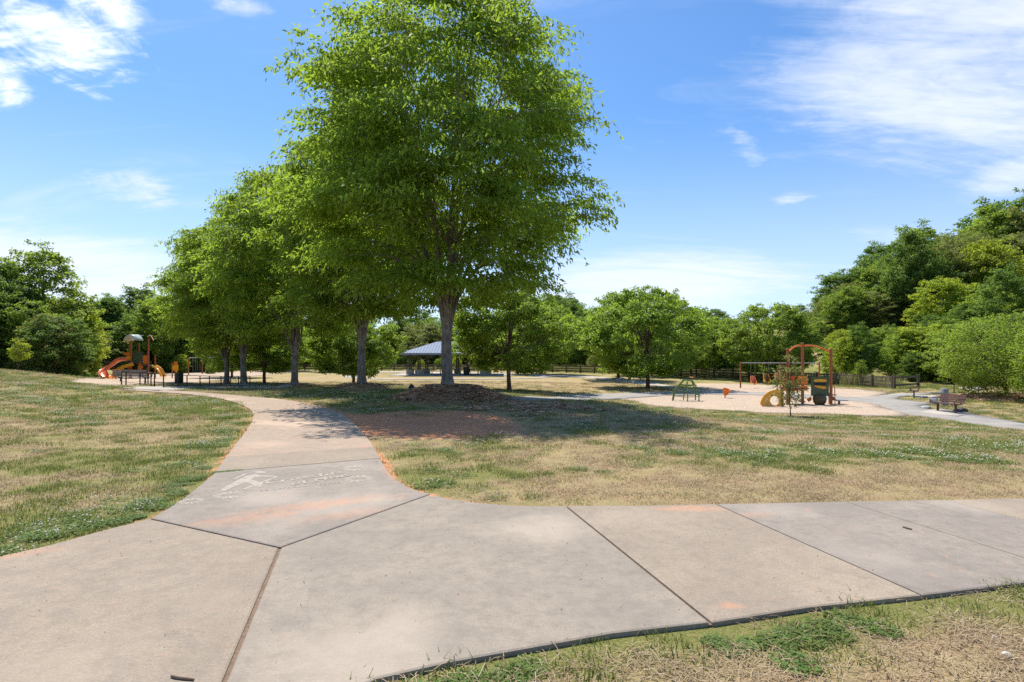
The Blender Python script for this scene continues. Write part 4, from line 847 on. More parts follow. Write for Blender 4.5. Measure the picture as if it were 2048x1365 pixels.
# saplings and the large shrub
SAP = gen_tree(41, 3.1, 0.72, 0.9, 0.022, 0.55, [(0, 0.5), (0.3, 1.0), (0.6, 0.75), (0.85, 0.45), (1, 0.15)], 8, 24, 110, 15, (0.10, 0.05), 0.24, 0.6, False, 0.4, lump=0.3)
SAP2 = gen_tree(42, 2.6, 0.65, 0.9, 0.025, 0.9, ROUND, 8, 24, 90, 22, (0.10, 0.06), 0.28, 0.3, False, 0.4, lump=0.3)
p = G(1580, 833); tree('sapling', 'thin sparse sapling with brownish leaves in front of the tall arch', SAP, (BARK_B, LF_S), p, 1.03, 0.5, 1.2)
p = at(38, 741, 36); p.z = tz(p.x, p.y); tree('sapling', 'small yellow-green sapling on the left lawn rise', SAP2, (BARK_B, LF_Y), p, 0.85, 1.2, 1.05)
p = G(1722, 773); tree('sapling', 'young tree on a straw ring just inside the right fence', SAP2, (BARK_D, LF_M), p, 1.05, 2.2, 0.9)
p = G(1907, 786); tree('sapling', 'young tree with pale stem beside the large shrub', SAP2, (BARK_B, LF_M), p, 1.25, 3.0, 1.3)
tree('large_shrub', 'large spreading multi-stemmed shrub on mulch at the right edge', FK[4], (BARK_B, LF_M), (BUSH.x, BUSH.y, tz(BUSH.x, BUSH.y)), 1.02, 0.3, 1.08, None, 'shrub')
q = G(2150, 812); tree('large_shrub', 'second shrub running out of the right edge of the picture', FK[4], (BARK_B, LF_M), q, 0.95, 2.0, 1.0, None, 'shrub')
# tall weeds beyond the fence
WEED = grassmat('tall_weeds', (0.26, 0.27, 0.085), (0.50, 0.45, 0.22), (0.44, 0.43, 0.15))
s_weed = [source('w%d' % i, mesh_from('w', *blades(40, 0.5, 0.5, 1.3, 0.035, 0.35, 70+i)), [WEED]) for i in range(2)]
# ------------------------------------------------------------------ split-rail fence
WOODD = pmat('fence_wood', (0.075, 0.055, 0.042), (0.15, 0.115, 0.085), 4, 0.9, 0.006, 30)
WOODR = pmat('rail_wood', (0.17, 0.135, 0.10), (0.10, 0.075, 0.055), 3, 0.9, 0.006, 30)
fp = [(-62, 84), (-50, 92), (-38, 101)]+[tuple(G(*q)[:2]) for q in ((640, 741.5), (803, 742), (1000, 743), (1150, 746.5), (1240, 749), (1327, 752.5), (1400, 755), (1470, 758), (1560, 763), (1669, 769.5), (1789, 778.5))]
fp = [Vector(q) for q in fp]; pts = []; carry = 0.0
for a, b_ in zip(fp[:-1], fp[1:]):
    L_ = (b_-a).length; s = carry
    while s < L_: pts.append(a.lerp(b_, s/L_)); s += 2.45
    carry = s-L_
pts.append(fp[-1]); e_ = G(1836, 775); pts.append(Vector((e_.x, e_.y)))
fen = thing('rail_fence', 'long dark wooden post and rail fence behind the park', 'fence', (pts[0].x, pts[0].y, tz(*pts[0]))); f0 = fen.location.copy()
pm = MB().box((0, 0, 0.55), (0.2, 0.2, 1.5)).build('post', WOODD, fen, bevel=0.02); pme = pm.data; bpy.data.objects.remove(pm)
rm = MB()
rm.prism([(0, -0.055, -0.085), (0, 0.055, -0.075), (0, 0.06, 0.07), (0, -0.04, 0.09)], (1, 0, 0), 1.0); rmo = rm.build('rail', WOODR, fen); rme = rmo.data; bpy.data.objects.remove(rmo)
rr_ = random.Random(5)
for i, q in enumerate(pts):
    o = bpy.data.objects.new('post', pme); COL.objects.link(o); o.parent = fen; o.location = Vector((q.x, q.y, tz(*q)))-f0; o.rotation_euler = (rr_.uniform(-.02, .02), rr_.uniform(-.02, .02), rr_.uniform(0, .4)); o.scale.z = rr_.uniform(0.96, 1.04)
    if i+1 < len(pts):
        n_ = pts[i+1]
        for k, h in enumerate((0.35, 0.72, 1.08)):
            if i == len(pts)-2 and k == 1: continue
            a = Vector((q.x, q.y, tz(*q)+h+rr_.uniform(-.03, .03)))-f0; b_ = Vector((n_.x, n_.y, tz(*n_)+h+rr_.uniform(-.03, .03)))-f0; d = b_-a
            o = bpy.data.objects.new('rail', rme); COL.objects.link(o); o.parent = fen; o.location = a; o.scale = (d.length, 1, 1); o.rotation_euler = (0, -math.asin(d.z/d.length), math.atan2(d.y, d.x))
wp = []
for a, b_ in zip(pts[:-1], pts[1:]):
    for k in range(16):
        q = a.lerp(b_, rr_.random()); wp.append((q.x+rr_.uniform(-.5, .8), q.y+rr_.uniform(1.6, 7)))
wp = np.array(wp); zw = terrain(wp[:, 0], wp[:, 1]); ww = np.where(wp[:, 0] > 2, 0.95, 0.65)*(0.7+0.6*rg.rand(len(wp)))
scatter('tall_weeds', np.c_[wp, zw], np.stack([np.zeros(len(wp)), np.zeros(len(wp)), rg.rand(len(wp))*6.28], -1), ww, s_weed, rg.randint(0, 2, len(wp)), label='tall brownish weeds standing behind the fence', cat='weeds')

# ------------------------------------------------------------------ play equipment materials
RUST = pmat('paint_rust', (0.36, 0.10, 0.034), (0.29, 0.08, 0.03), 8, 0.42, spec=0.5); ORNG = pmat('plastic_orange', (0.74, 0.19, 0.022), (0.64, 0.155, 0.02), 5, 0.4); YELL = pmat('plastic_yellow', (0.78, 0.37, 0.02), (0.68, 0.31, 0.018), 5, 0.4)
REDO = pmat('plastic_red_orange', (0.78, 0.16, 0.05), (0.74, 0.22, 0.10), 3, 0.28, spec=0.6); GRNP = pmat('panel_green', (0.05, 0.085, 0.035), (0.07, 0.10, 0.045), 6, 0.5); ROOFP = pmat('roof_pale', (0.42, 0.47, 0.42), (0.32, 0.37, 0.33), 4, 0.45)
DECK = pmat('deck_brown', (0.06, 0.045, 0.038), (0.09, 0.07, 0.06), 10, 0.7); BLK = pmat('black_metal', (0.022, 0.021, 0.02), (0.035, 0.033, 0.03), 10, 0.45); GREENM = pmat('paint_green', (0.10, 0.19, 0.055), (0.075, 0.15, 0.045), 6, 0.45)
GREYM = pmat('grey_metal', (0.24, 0.25, 0.26), (0.18, 0.19, 0.20), 6, 0.5, spec=0.5); BRNM = pmat('bench_brown', (0.13, 0.065, 0.05), (0.10, 0.05, 0.04), 8, 0.5); STEEL = pmat('galvanised', (0.45, 0.46, 0.45), (0.36, 0.37, 0.36), 8, 0.4, metal=0.5)
ROCK = pmat('rock', (0.42, 0.40, 0.37), (0.27, 0.255, 0.235), 3, 0.95, 0.02, 12); BARREL = pmat('drum_olive', (0.11, 0.085, 0.035), (0.085, 0.065, 0.03), 6, 0.5); BEAD = pmat('bead_dark', (0.02, 0.03, 0.05), (0.03, 0.03, 0.03), 6, 0.4)

# ---- right: tall arch play unit
A0 = G(1611, 810); ks = FPX/A0.y
arch = thing('play_unit', 'rust-posted play unit with tall arch, green panel and yellow wedge panel', 'play structure', A0)
def lx(px, y=0.0): return (px-1024)/FPX*(A0.y+y)-A0.x
def lz(py, y=0.0): return CAMZ-(py-HOR)/FPX*(A0.y+y)-A0.z
def post(par, x, y, top, r_=0.088, mat=RUST):
    m_ = MB(); m_.lathe([(r_, -0.2), (r_, top-0.05)], 12, (x, y, 0)); o = m_.build('post', mat, par, True)
    c = MB(); c.lathe([(r_*1.08, top-0.05), (r_*1.08, top), (r_*0.7, top+0.05), (0.005, top+0.06)], 12, (x, y, 0)); c.build('cap', mat, o, True); return o
yF = -0.5
post(arch, lx(1569), yF+0.1, lz(699)); post(arch, lx(1611), 0.35, lz(687)); post(arch, lx(1654.5), yF+0.1, lz(699)); post(arch, lx(1564, -1.3), -1.3, 1.15)
for xa, za, xb, zb, ya, yb in ((lx(1569), lz(706), lx(1611), lz(692), yF+.1, .35), (lx(1611), lz(692), lx(1654.5), lz(706), .35, yF+.1)):
    m_ = MB(); cx_ = (xa+xb)/2
    P_ = [Vector((xa+(xb-xa)*t, ya+(yb-ya)*t, (za+(zb-za)*t)+0.17*math.sin(math.pi*t)*1.0)) for t in np.linspace(0, 1, 11)]; m_.tube(P_, 0.055, 10); m_.build('arch_beam', ORNG, arch, True)
# deck, panels
MB().box((lx(1592), 0.15, 1.05), (1.2, 1.2, 0.07)).build('deck', DECK, arch, bevel=0.01)
def panel(par, name, mat, x0, x1, z0, z1, y, t=0.03, rnd=0.05):
    w_, h_ = x1-x0, z1-z0; P_ = []
    for cx_, cz_, a0 in ((x1-rnd, z0+rnd, -90), (x1-rnd, z1-rnd, 0), (x0+rnd, z1-rnd, 90), (x0+rnd, z0+rnd, 180)):
        for k in range(5): t_ = R(a0+22.5*k); P_.append((cx_+rnd*math.cos(t_), y, cz_+rnd*math.sin(t_)))
    m_ = MB(); m_.prism(P_, (0, 1, 0), t); return m_.build(name, mat, par, bevel=0.004)
gp = panel(arch, 'green_panel', GRNP, lx(1615.5), lx(1651), lz(791.5), lz(754), yF+0.12)
gp['label'] = 'dark green panel with two yellow shapes and a row of dark beads'
def blob(par, poly, y, mat, name):
    m_ = MB(); m_.prism([(a, y, b_) for a, b_ in poly], (0, -1, 0), 0.015); m_.build(name, mat, par)
x0, x1 = lx(1621), lx(1646)
blob(gp, [(x0, lz(762)), (x0+.03, lz(758.6)), ((x0+x1)/2, lz(758)), (x1-.03, lz(758.6)), (x1, lz(762)), (x1-.04, lz(764)), (x0+.04, lz(764))][::-1], yF+0.117, YELL, 'yellow_shape')
blob(gp, [(x0, lz(771.5)), (x0+.04, lz(770.5)), (x1-.1, lz(772.5)), (x1, lz(774)), (x1-.05, lz(777.5)), (x1-.2, lz(778)), (x0+.15, lz(774.5))][::-1], yF+0.117, YELL, 'yellow_shape')
for k in range(8):
    xx = x0+.06+k*(x1-x0-.12)/7; m_ = MB(); m_.lathe([(0.012, lz(771)), (0.03, lz(769.5)), (0.035, lz(767.5)), (0.02, lz(765.5)), (0.012, lz(764))], 8, (xx, yF+0.09, 0)); m_.build('bead', BEAD, gp, True)
for (a, b_, c, d, y_) in ((1577, 1609, 784, 753, 0.75), (1590, 1608, 768.5, 752, -0.42), (1590, 1608, 781, 771.5, -0.42)):
    panel(arch, 'orange_panel', ORNG, lx(a), lx(b_), lz(c), lz(d), y_)
m_ = MB(); m_.tube([(lx(1590), -0.41, lz(769.5)), (lx(1609), -0.41, lz(769.5))], 0.02, 8); m_.build('rail', RUST, arch, True)
# yellow wedge panel with a hole
_lx, _lz = lx, lz
lx = lambda p, y=-1.42: _lx(p, y)
lz = lambda p, y=-1.42: _lz(p, y)
zc, xc, rh = lz(806.5), lx(1549), 0.27
out = [(lx(1562), lz(818)), (lx(1562), lz(783.5)), (lx(1555), lz(784.5))]+[(lx(1520)+(lx(1555)-lx(1520))*(1-math.cos(t)), lz(818)+(lz(784.5)-lz(818))*math.sin(t)) for t in np.linspace(math.pi/2, 0, 9)[1:]]
zo = min(q[1] for q in out); out = [(a, b_-zo+0.03) for a, b_ in out]; zc = (zc-zo)+0.03
def holed(par, name, mat, outer, c, r_, y, t):
    """plate with a round hole: quads bridging outer outline and hole"""
    n = 28; hole = [(c[0]+r_*math.cos(2*math.pi*k/n), c[1]+r_*math.sin(2*math.pi*k/n)) for k in range(n)]
    def cast(ang):
        d = (math.cos(ang), math.sin(ang)); best = 9
        for (x1_, y1_), (x2_, y2_) in zip(outer, outer[1:]+outer[:1]):
            ex, ey = x2_-x1_, y2_-y1_; den_ = d[0]*ey-d[1]*ex
            if abs(den_) < 1e-9: continue
            s_ = ((x1_-c[0])*ey-(y1_-c[1])*ex)/den_; u = ((x1_-c[0])*d[1]-(y1_-c[1])*d[0])/den_
            if s_ > 0 and -1e-6 <= u <= 1+1e-6: best = min(best, s_)
        return (c[0]+d[0]*best, c[1]+d[1]*best)
    rim = [cast(2*math.pi*k/n) for k in range(n)]
    V = [(a, y, b_) for a, b_ in hole]+[(a, y, b_) for a, b_ in rim]+[(a, y+t, b_) for a, b_ in hole]+[(a, y+t, b_) for a, b_ in rim]; F = []
    for k in range(n):
        j = (k+1) % n; F += [(k, j, n+j, n+k), (2*n+j, 2*n+k, 3*n+k, 3*n+j), (j, k, 2*n+k, 2*n+j), (n+k, n+j, 3*n+j, 3*n+k)]
    m_ = MB(); m_.add(V, F); o = m_.build(name, mat, par)
    bm = bmesh.new(); bm.from_mesh(o.data); bmesh.ops.recalc_face_normals(bm, faces=bm.faces); bm.to_mesh(o.data); bm.free(); return o
wd_ = holed(arch, 'yellow_wedge_panel', YELL, out, (xc, zc), rh, -1.42, 0.05)
CREAM = pmat('cream_plastic', (0.80, 0.62, 0.36), (0.75, 0.58, 0.33), 5, 0.5)
m_ = MB(); P_ = [Vector((xc+(rh+0.02)*math.cos(t), -1.43, zc+(rh+0.02)*math.sin(t))) for t in np.linspace(0, 2*math.pi, 25)]; m_.tube(P_, 0.022, 6); m_.build('hole_rim', CREAM, wd_, True)
for (a, b_) in ((1531, 808), (1527.5, 814.5), (1537, 814.8), (1533, 803.5), (1538.5, 797.5), (1546.5, 792)):
    m_ = MB(); M_ = Matrix.Rotation(R(90), 3, 'X'); m_.lathe([(0.055, 0), (0.055, 0.012)], 12, (lx(a)+0.02, -1.421, lz(b_)-zo+0.03), M_); m_.build('dot', CREAM, wd_)
lx, lz = _lx, _lz
# drum, steps, handrail, tunnel ring
m_ = MB(); m_.lathe([(0.20, -0.33), (0.34, -0.22), (0.39, 0.0), (0.36, 0.2), (0.30, 0.26)], 20, (lx(1633), -0.35, lz(797)-0.03)); m_.build('drum', BARREL, arch, True)
m_ = MB(); m_.lathe([(0.28, 0.02), (0.28, 0.10)], 16, (lx(1633), -0.35, 0.0)); m_.build('drum_base', DECK, arch, True)
for (a, b_, z_, ww_) in ((1664, 0.25, 0.62, 0.5), (1680, 0.1, lz(801), 0.75)):
    o = MB().box((lx(a), b_, z_), (ww_, 0.75, 0.05)).build('step', GREYM if z_ < 0.5 else DECK, arch, bevel=0.012); MB().box((0, 0, 0), (0.10, 0.10, z_+0.1)).build('step_leg', RUST, o).location = (lx(a), b_, z_/2-0.06)
MB().bar((lx(1656), 0.2, 0.75), (lx(1670), 0.15, 0.33), 0.7, 0.04).build('step_riser', DECK, arch)
m_ = MB(); m_.tube([(lx(1656), -0.2, lz(772)), (lx(1661), -0.22, lz(770)), (lx(1664.5), -0.25, lz(774)), (lx(1665.5), -0.25, -0.1)], 0.028, 8); m_.build('handrail', ORNG, arch, True)
m_ = MB(); m_.tube([Vector((lx(1633)+0.22*math.cos(t), 0.2, lz(756)+0.36*math.sin(t))) for t in np.linspace(0, math.pi, 13)], 0.02, 8); m_.build('hoop', BLK, arch, True)
blob(arch, [(lx(1610), lz(798)), (lx(1618), lz(793)), (lx(1620), lz(800)), (lx(1613), lz(804))], -0.2, ORNG, 'orange_fin')

# ---- right: swing set
S0 = G(1481, 777); S1 = G(1646, 777.5); S1 = Vector((S1.x, S0.y+0.8, tz(S1.x, S0.y+0.8)))
sw = thing('swing_set', 'two-bay swing set with galvanised top beam at the right playground', 'swing set', S0)
d = S1-S0; hb = 51/FPX*S0.y
for t in (0, 0.5, 1.0): q = d*t; MB().lathe([(0.07, -0.3), (0.07, hb+0.06), (0.045, hb+0.1)], 10, (q.x, q.y, q.z)).build('post', RUST, sw, True)
MB().tube([(0, 0, hb), (d.x, d.y, d.z+hb)], 0.04, 8).build('beam', STEEL, sw, True)
def swing_seat(t, mat, zs, nm, scale=1.0):
    q = d*t; st = MB()      # high-back bucket: shell with back, side wings and seat
    prof = [(-.20, .05, .62), (-.21, .08, .35), (-.22, .02, .12), (-.2, -.28, .06), (-.17, -.34, .16)]
    for wx in (-1, 1): st.prism([(wx*.19, .10, .15), (wx*.19, .12, .5), (wx*.17, .10, .66), (wx*.22, -.02, .5), (wx*.23, -.1, .28), (wx*.21, -.3, .2), (wx*.21, -.3, .08), (wx*.2, .05, .06)], (wx, 0, 0), .03)
    st.prism([(-.2, .1, .05), (.2, .1, .05), (.2, .13, .62), (.12, .14, .74), (-.12, .14, .74), (-.2, .13, .62)], (0, 1, 0), .04); st.box((0, -.1, .07), (.4, .42, .05)); st.box((0, -.3, .0), (.12, .05, .2))
    st.V = [v*scale+Vector((q.x, q.y-0.05, zs)) for v in st.V]; o = st.build(nm, mat, sw, bevel=0.008)
    for wx in (-.2, .2): c = MB(); c.tube([(q.x+wx*scale, q.y, zs+.6*scale), (q.x+wx, q.y, hb+q.z)], 0.008, 5); c.build('chain', STEEL, o)
    return q
hs = FPX/S0.y
swing_seat(0.155, REDO, (777-768)/hs, 'bucket_seat', 1.05); qy = swing_seat(0.325, YELL, (777-766)/hs, 'bucket_seat', 1.2)

# ---- right: green dome climber, orange spinner cup
D0 = G(1374, 803); kd = FPX/D0.y; dome = thing('dome_climber', 'green tubular dome climber on the wood chips', 'climber', D0)
def arc(a, b_, top, n=10): return [Vector(a).lerp(Vector(b_), t)+Vector((0, 0, top*math.sin(math.pi*t))) for t in np.linspace(0, 1, n)]
hh = (804-761)/kd
feet = [Vector((-1.0, -0.05, 0)), Vector((0.62, -0.55, 0)), Vector((0.75, 0.55, 0)), Vector((-0.7, 0.8, 0))]; cr = [Vector((-.25, -.05, hh)), Vector((.3, -.18, hh-.06)), Vector((.36, .22, hh-.06)), Vector((-.05, .3, hh))]
for a, b_ in zip(feet, cr):
    MB().tube([a-Vector((0, 0, .1))]+[a.lerp(b_, t)+Vector((a.x, a.y, 0))*0.22*math.sin(math.pi*t) for t in np.linspace(0, 1, 8)], 0.042, 8).build('leg', GREENM, dome, True)
MB().tube(cr+[cr[0]], 0.04, 8).build('crown_ring', GREENM, dome, True)
for a, b_ in ((Vector((-.2, -.75, 0)), Vector((.0, -.12, hh))), (Vector((.05, .95, 0)), Vector((.15, .26, hh-.02)))):
    MB().tube([a-Vector((0, 0, .1))]+[a.lerp(b_, t)+Vector((a.x, a.y, 0))*0.22*math.sin(math.pi*t) for t in np.linspace(0, 1, 8)], 0.036, 8).build('leg', GREENM, dome, True)
for (i, j, fr) in ((0, 1, .25), (0, 1, .65), (2, 3, .25), (2, 3, .75), (0, 1, .45), (1, 2, .3), (1, 2, .55), (1, 2, .8), (2, 3, .5), (3, 0, .35), (3, 0, .7), (0, 1, .8)):
    a = feet[i].lerp(cr[i], fr)*1.0+Vector((feet[i].x, feet[i].y, 0))*0.22*math.sin(math.pi*fr); b_ = feet[j].lerp(cr[j], fr)+Vector((feet[j].x, feet[j].y, 0))*0.22*math.sin(math.pi*fr)
    MB().tube([a, (a+b_)/2+Vector(((a+b_).x, (a+b_).y, 0))*0.18-Vector((0, 0, .05)), b_], 0.026, 6).build('rung', GREENM, dome, True)
C0_ = G(1450, 797); kc = FPX/C0_.y; cup = thing('spinner_cup', 'orange bucket-shaped spinner seat on a short post', 'spinner', C0_)
Mt = Matrix.Rotation(R(12), 3, 'Y')@Matrix.Rotation(R(14), 3, 'X')
MB().lathe([(.06, 0), (.13, .06), (.2, .22), (.27, .44), (.29, .5), (.26, .5), (.24, .44), (.16, .22), (.05, .1)], 18, (0, 0, .2), Mt).build('bucket', ORNG, cup, True); MB().lathe([(.04, -.2), (.04, .28)], 8).build('post', RUST, cup, True)

# ---- left: slide tower (kt px per metre)
T0 = G(268, 757); kt = FPX/T0.y; tow = thing('slide_tower', 'orange slide tower with pale vaulted roof in the left playground', 'play structure', T0)
def L(u, v, y=0.0): return at(190+u/11.375, 660+v/11.375, T0.y+y)-T0
for u, y_, v in ((672, 0.9, 265), (890, -0.5, 250), (1330, -0.9, 215), (1160, 0.3, 490), (800, 1.6, 300), (1105, -0.6, 760), (1260, .9, 560)):
    q = L(u, v); MB().lathe([(.085, -.3), (.085, q.z)], 10, (q.x, y_, 0)).build('post', RUST, tow, True)
def strip(name, mat, rows, par, th=0.04):
    """rows: cross-sections (lists of points) swept into a shell"""
    V = []; F = []; n = len(rows[0])
    for r_ in rows: V += [Vector(p) for p in r_]
    for i in range(len(rows)-1):
        for j in range(n-1): F.append((i*n+j, i*n+j+1, (i+1)*n+j+1, (i+1)*n+j))
    o = link(name, mesh_from(name, V, F), mat, par); md = o.modifiers.new('s', 'SOLIDIFY'); md.thickness = th; md.offset = 0; o.data.shade_smooth(); o.data.set_sharp_from_angle(angle=R(50)); return o
rz_ = lambda v: L(0, v).z
rf_ = []
for t in np.linspace(-1, 1, 9): rf_.append([(L(905+135*t, 0).x, y_, rz_(242)+(rz_(122)-rz_(242))*(1-t*t)*k) for y_, k in ((-1.0, 1.0), (-0.2, 1.05), (0.5, 1.12))])
strip('roof_panel', ROOFP, rf_, tow, .05)
rf_ = []
for t in np.linspace(0, 1, 7): rf_.append([(L(600+260*t, 0).x, y_, rz_(245)+(rz_(118)-rz_(245))*math.sin(t*math.pi/2)+dz_) for y_, dz_ in ((0.55, 0.0), (1.2, 0.02), (1.9, 0.0))])
strip('roof_panel', ROOFP, rf_, tow, .05)
MB().tube(arc(L(1190, 160, 1.6), L(1330, 240, -.9), .35), .06, 8).build('arch_beam', RUST, tow, True)
MB().tube([L(672, 280, .9), L(890, 270, -.5)], .05, 8).build('roof_beam', RUST, tow, True)
for (u0, u1, v0, v1, y_) in ((690, 900, 700, 745, .2), (930, 1170, 715, 760, .2), (1160, 1330, 790, 830, -.2)):
    a, b_ = L(u0, v0), L(u1, v1); MB().box(((a.x+b_.x)/2, y_, (a.z+b_.z)/2), (b_.x-a.x, 1.6, .10)).build('deck', DECK, tow, bevel=.01)
def lp(name, mat, u0, u1, v0, v1, y_, t=.05): a, b_ = L(u0, v1), L(u1, v0); return panel(tow, name, mat, a.x, b_.x, a.z, b_.z, y_, t, .06)
lp('green_panel', GRNP, 935, 1145, 515, 712, -.45); lp('orange_panel', ORNG, 1180, 1300, 585, 790, -.7); lp('orange_panel', ORNG, 690, 885, 520, 575, -.3); lp('yellow_panel', YELL, 765, 880, 590, 700, -.35)
lp('yellow_panel', YELL, 520, 690, 890, 1050, -.9); lp('orange_panel', ORNG, 790, 885, 800, 890, -.4); lp('green_panel', GRNP, 745, 905, 890, 940, -.6)
lp('orange_panel', ORNG, 745, 850, 950, 1010, -.5); lp('yellow_panel', YELL, 400, 560, 1050, 1140, -1.3)
for pol in ([(960, 880), (1030, 760), (1085, 800), (1080, 880), (990, 915)], [(960, 990), (1040, 890), (1050, 905), (970, 1010)], [(790, 1020), (870, 940), (880, 955), (805, 1030)]):
    m_ = MB(); m_.prism([L(u, v, -.75) for u, v in pol], (0, 1, 0), .06); m_.build('climbing_plate', ORNG, tow)
def chute(path, wid, mat, name, side=.28):
    rows = []; P_ = spline([Vector(p) for p in path], 5)
    for i, p in enumerate(P_):
        tq = (P_[min(i+1, len(P_)-1)]-P_[max(i-1, 0)]).normalized(); sd_ = tq.cross(Vector((0, 0, 1))).normalized(); up = sd_.cross(tq).normalized()
        rows.append([p+sd_*a*wid+up*b_*side for a, b_ in ((-.5, 1.0), (-.46, .3), (-.25, .02), (.25, .02), (.46, .3), (.5, 1.0))])
    return strip(name, mat, rows, tow, .05)
chute([L(720, 700, .3), L(560, 720, .1), L(400, 830, -.2), L(230, 960, -.7), L(190, 1060, -1.3), L(260, 1140, -2.0), L(320, 1150, -2.5)], .85, REDO, 'slide', .42)
chute([L(890, 800, -.6), L(740, 850, -.9), L(600, 910, -1.1), L(500, 1000, -1.2), L(420, 1100, -1.5), L(400, 1130, -1.9)], .75, YELL, 'slide', .35)
chute([L(1330, 850, -.6), L(1420, 900, -.8), L(1490, 1000, -1.0), L(1530, 1060, -1.1), L(1560, 1070, -1.3)], .6, YELL, 'slide', .3)
for k in range(6):
    a = L(1110+10*k, 1060-50*k, -.4+.12*k); MB().box(a, (.55, .25, .05)).build('step', DECK, tow)
MB().tube([L(1180, 880, -.5), L(1230, 930, -.6), L(1270, 970, -.6), L(1200, 980, -.6)], .035, 8).build('climber_loop', YELL, tow, True)
MB().tube([L(330, 1010, -.6), L(510, 1010, -.6)], .04, 8).build('rail', RUST, tow, True)

# ---- left: yellow panel climber, swing set, bench, bins, railings
Q0 = G(350, 757); pn = thing('panel_climber', 'yellow and orange panel post climber left of the swings', 'climber', Q0); kq = FPX/Q0.y
for dx_ in (-.35, .12): MB().lathe([(.07, -.2), (.07, 1.95 if dx_ < 0 else 2.0)], 10, (dx_, 0, 0)).build('post', RUST, pn, True)
panel(pn, 'yellow_panel', YELL, -.28, .45, .95, 1.65, -.08, .06, .1); panel(pn, 'orange_panel', ORNG, -.1, .35, 1.68, 2.05, -.08, .06, .08); panel(pn, 'yellow_panel', YELL, 0.0, .3, .1, .9, -.06, .05, .04)
V0, V1 = G(377, 750.5), G(430, 746.5); s2 = thing('swing_set', 'distant rust-posted swing set in the left playground', 'swing set', V0); dv = V1-V0
for t in (0, .5, 1): q = dv*t; MB().lathe([(.08, -.3), (.08, 2.55)], 10, (q.x, q.y, q.z)).build('post', RUST, s2, True)
MB().tube([(0, 0, 2.5), (dv.x, dv.y, dv.z+2.5)], .045, 8).build('beam', STEEL, s2, True)
for t in (.2, .36, .66, .82):
    q = dv*t; o = MB().box((q.x, q.y, q.z+.5), (.45, .18, .04)).build('seat', BLK, s2)
    for wx in (-.2, .2): MB().tube([(q.x+wx, q.y, q.z+.5), (q.x+wx, q.y, q.z+2.5)], .012, 5).build('chain', STEEL, o)
def bench(label, loc, rz, mat=BRNM, backless=False, Ln=1.8):
    b_ = thing('park_bench', label, 'bench', loc, rz)
    for k in range(4): MB().box((0, -.22+.13*k, .45), (Ln, .115, .035)).build('seat_slat', mat, b_, bevel=.006)
    if not backless:
        for k in range(4):
            o = MB().box((0, 0, 0), (Ln, .03, .10)).build('back_slat', mat, b_, bevel=.006); o.location = (0, .26+.035*k, .55+.115*k); o.rotation_euler = (R(-16), 0, 0)
    for sx_ in (-1, 1):
        MB().bar((sx_*Ln*.36, 0, -.05), (sx_*Ln*.36, 0, .44), .09, .09).build('leg', mat, b_, bevel=.01)
        MB().bar((sx_*Ln*.36, -.22, .42), (sx_*Ln*.36, .26, .42), .05, .04).build('seat_support', mat, b_)
        if not backless:
            MB().bar((sx_*Ln*.36, .25, .42), (sx_*Ln*.36, .38, .95), .05, .04).build('back_support', mat, b_)
            MB().tube([(sx_*Ln*.5, .33, .72), (sx_*Ln*.5, .1, .72), (sx_*Ln*.5, -.18, .70), (sx_*Ln*.5, -.26, .63), (sx_*Ln*.5, -.22, .5), (sx_*Ln*.5, -.1, .45)], .025, 8).build('armrest', mat, b_, True)
    return b_
q = G(1893, 826); bench('brown slatted bench facing the path at the right, before the grey fountain', (q.x, q.y, q.z+.06), R(-93))
q = G(1828, 795); bench('brown bench farther back, seen end-on by the fence end', (q.x, q.y, q.z+.06), R(-126), Ln=1.7)
q = G(266, 767); bench('dark grey bench in front of the orange slide tower', (q.x, q.y, q.z), R(180), pmat('bench_grey', (.12, .10, .10), (.17, .15, .14), 6, .6), False, 2.4)
def bin_(name, label, loc, r_, h, mat, cat):
    b_ = thing(name, label, cat, loc); MB().lathe([(r_*.9, 0), (r_, .1), (r_*1.02, h*.9), (r_*1.06, h), (r_*.9, h), (r_*.88, h*.9), (r_*.8, .15)], 18).build('body', mat, b_, True)
    MB().lathe([(r_*1.08, h-.06), (r_*1.08, h+.02), (r_*.95, h+.02), (r_*.95, h-.06)], 18).build('rim', mat, b_, True); return b_
bin_('litter_bin', 'dark litter bin by the black railing at the left playground', G(358, 768), .33, .95, BLK, 'bin')
def railing(label, pxs, hgt=.9, low=True, Ls=None):
    P_ = [G(a, b_) for a, b_ in pxs]; t = thing('railing', label, 'railing', P_[0]); o0 = P_[0]
    for a in P_: MB().box((a-o0)+Vector((0, 0, hgt/2-.05)), (.055, .055, hgt+.1)).build('post', BLK, t)
    for a, b_ in zip(P_[:-1], P_[1:]):
        for h in ((hgt,) if not low else (hgt, .12)): MB().bar(a-o0+Vector((0, 0, h)), b_-o0+Vector((0, 0, h)), .045, .045).build('rail', BLK, t)
railing('short black railing with two posts in front of the slide tower', [(243, 771), (252, 771), (280, 770.5), (296, 770)], .85, False)
railing('long black railing beside the path, from the spur towards the zelkova trunks', [(327, 777), (356, 775.5), (374, 775.5), (400, 775.5), (419, 775.5), (442, 775), (461, 774.6), (477, 774.3), (500, 774)], .88)
railing('narrow black railing return at the corner of the spur path', [(302, 774.5), (309, 775)], .92)
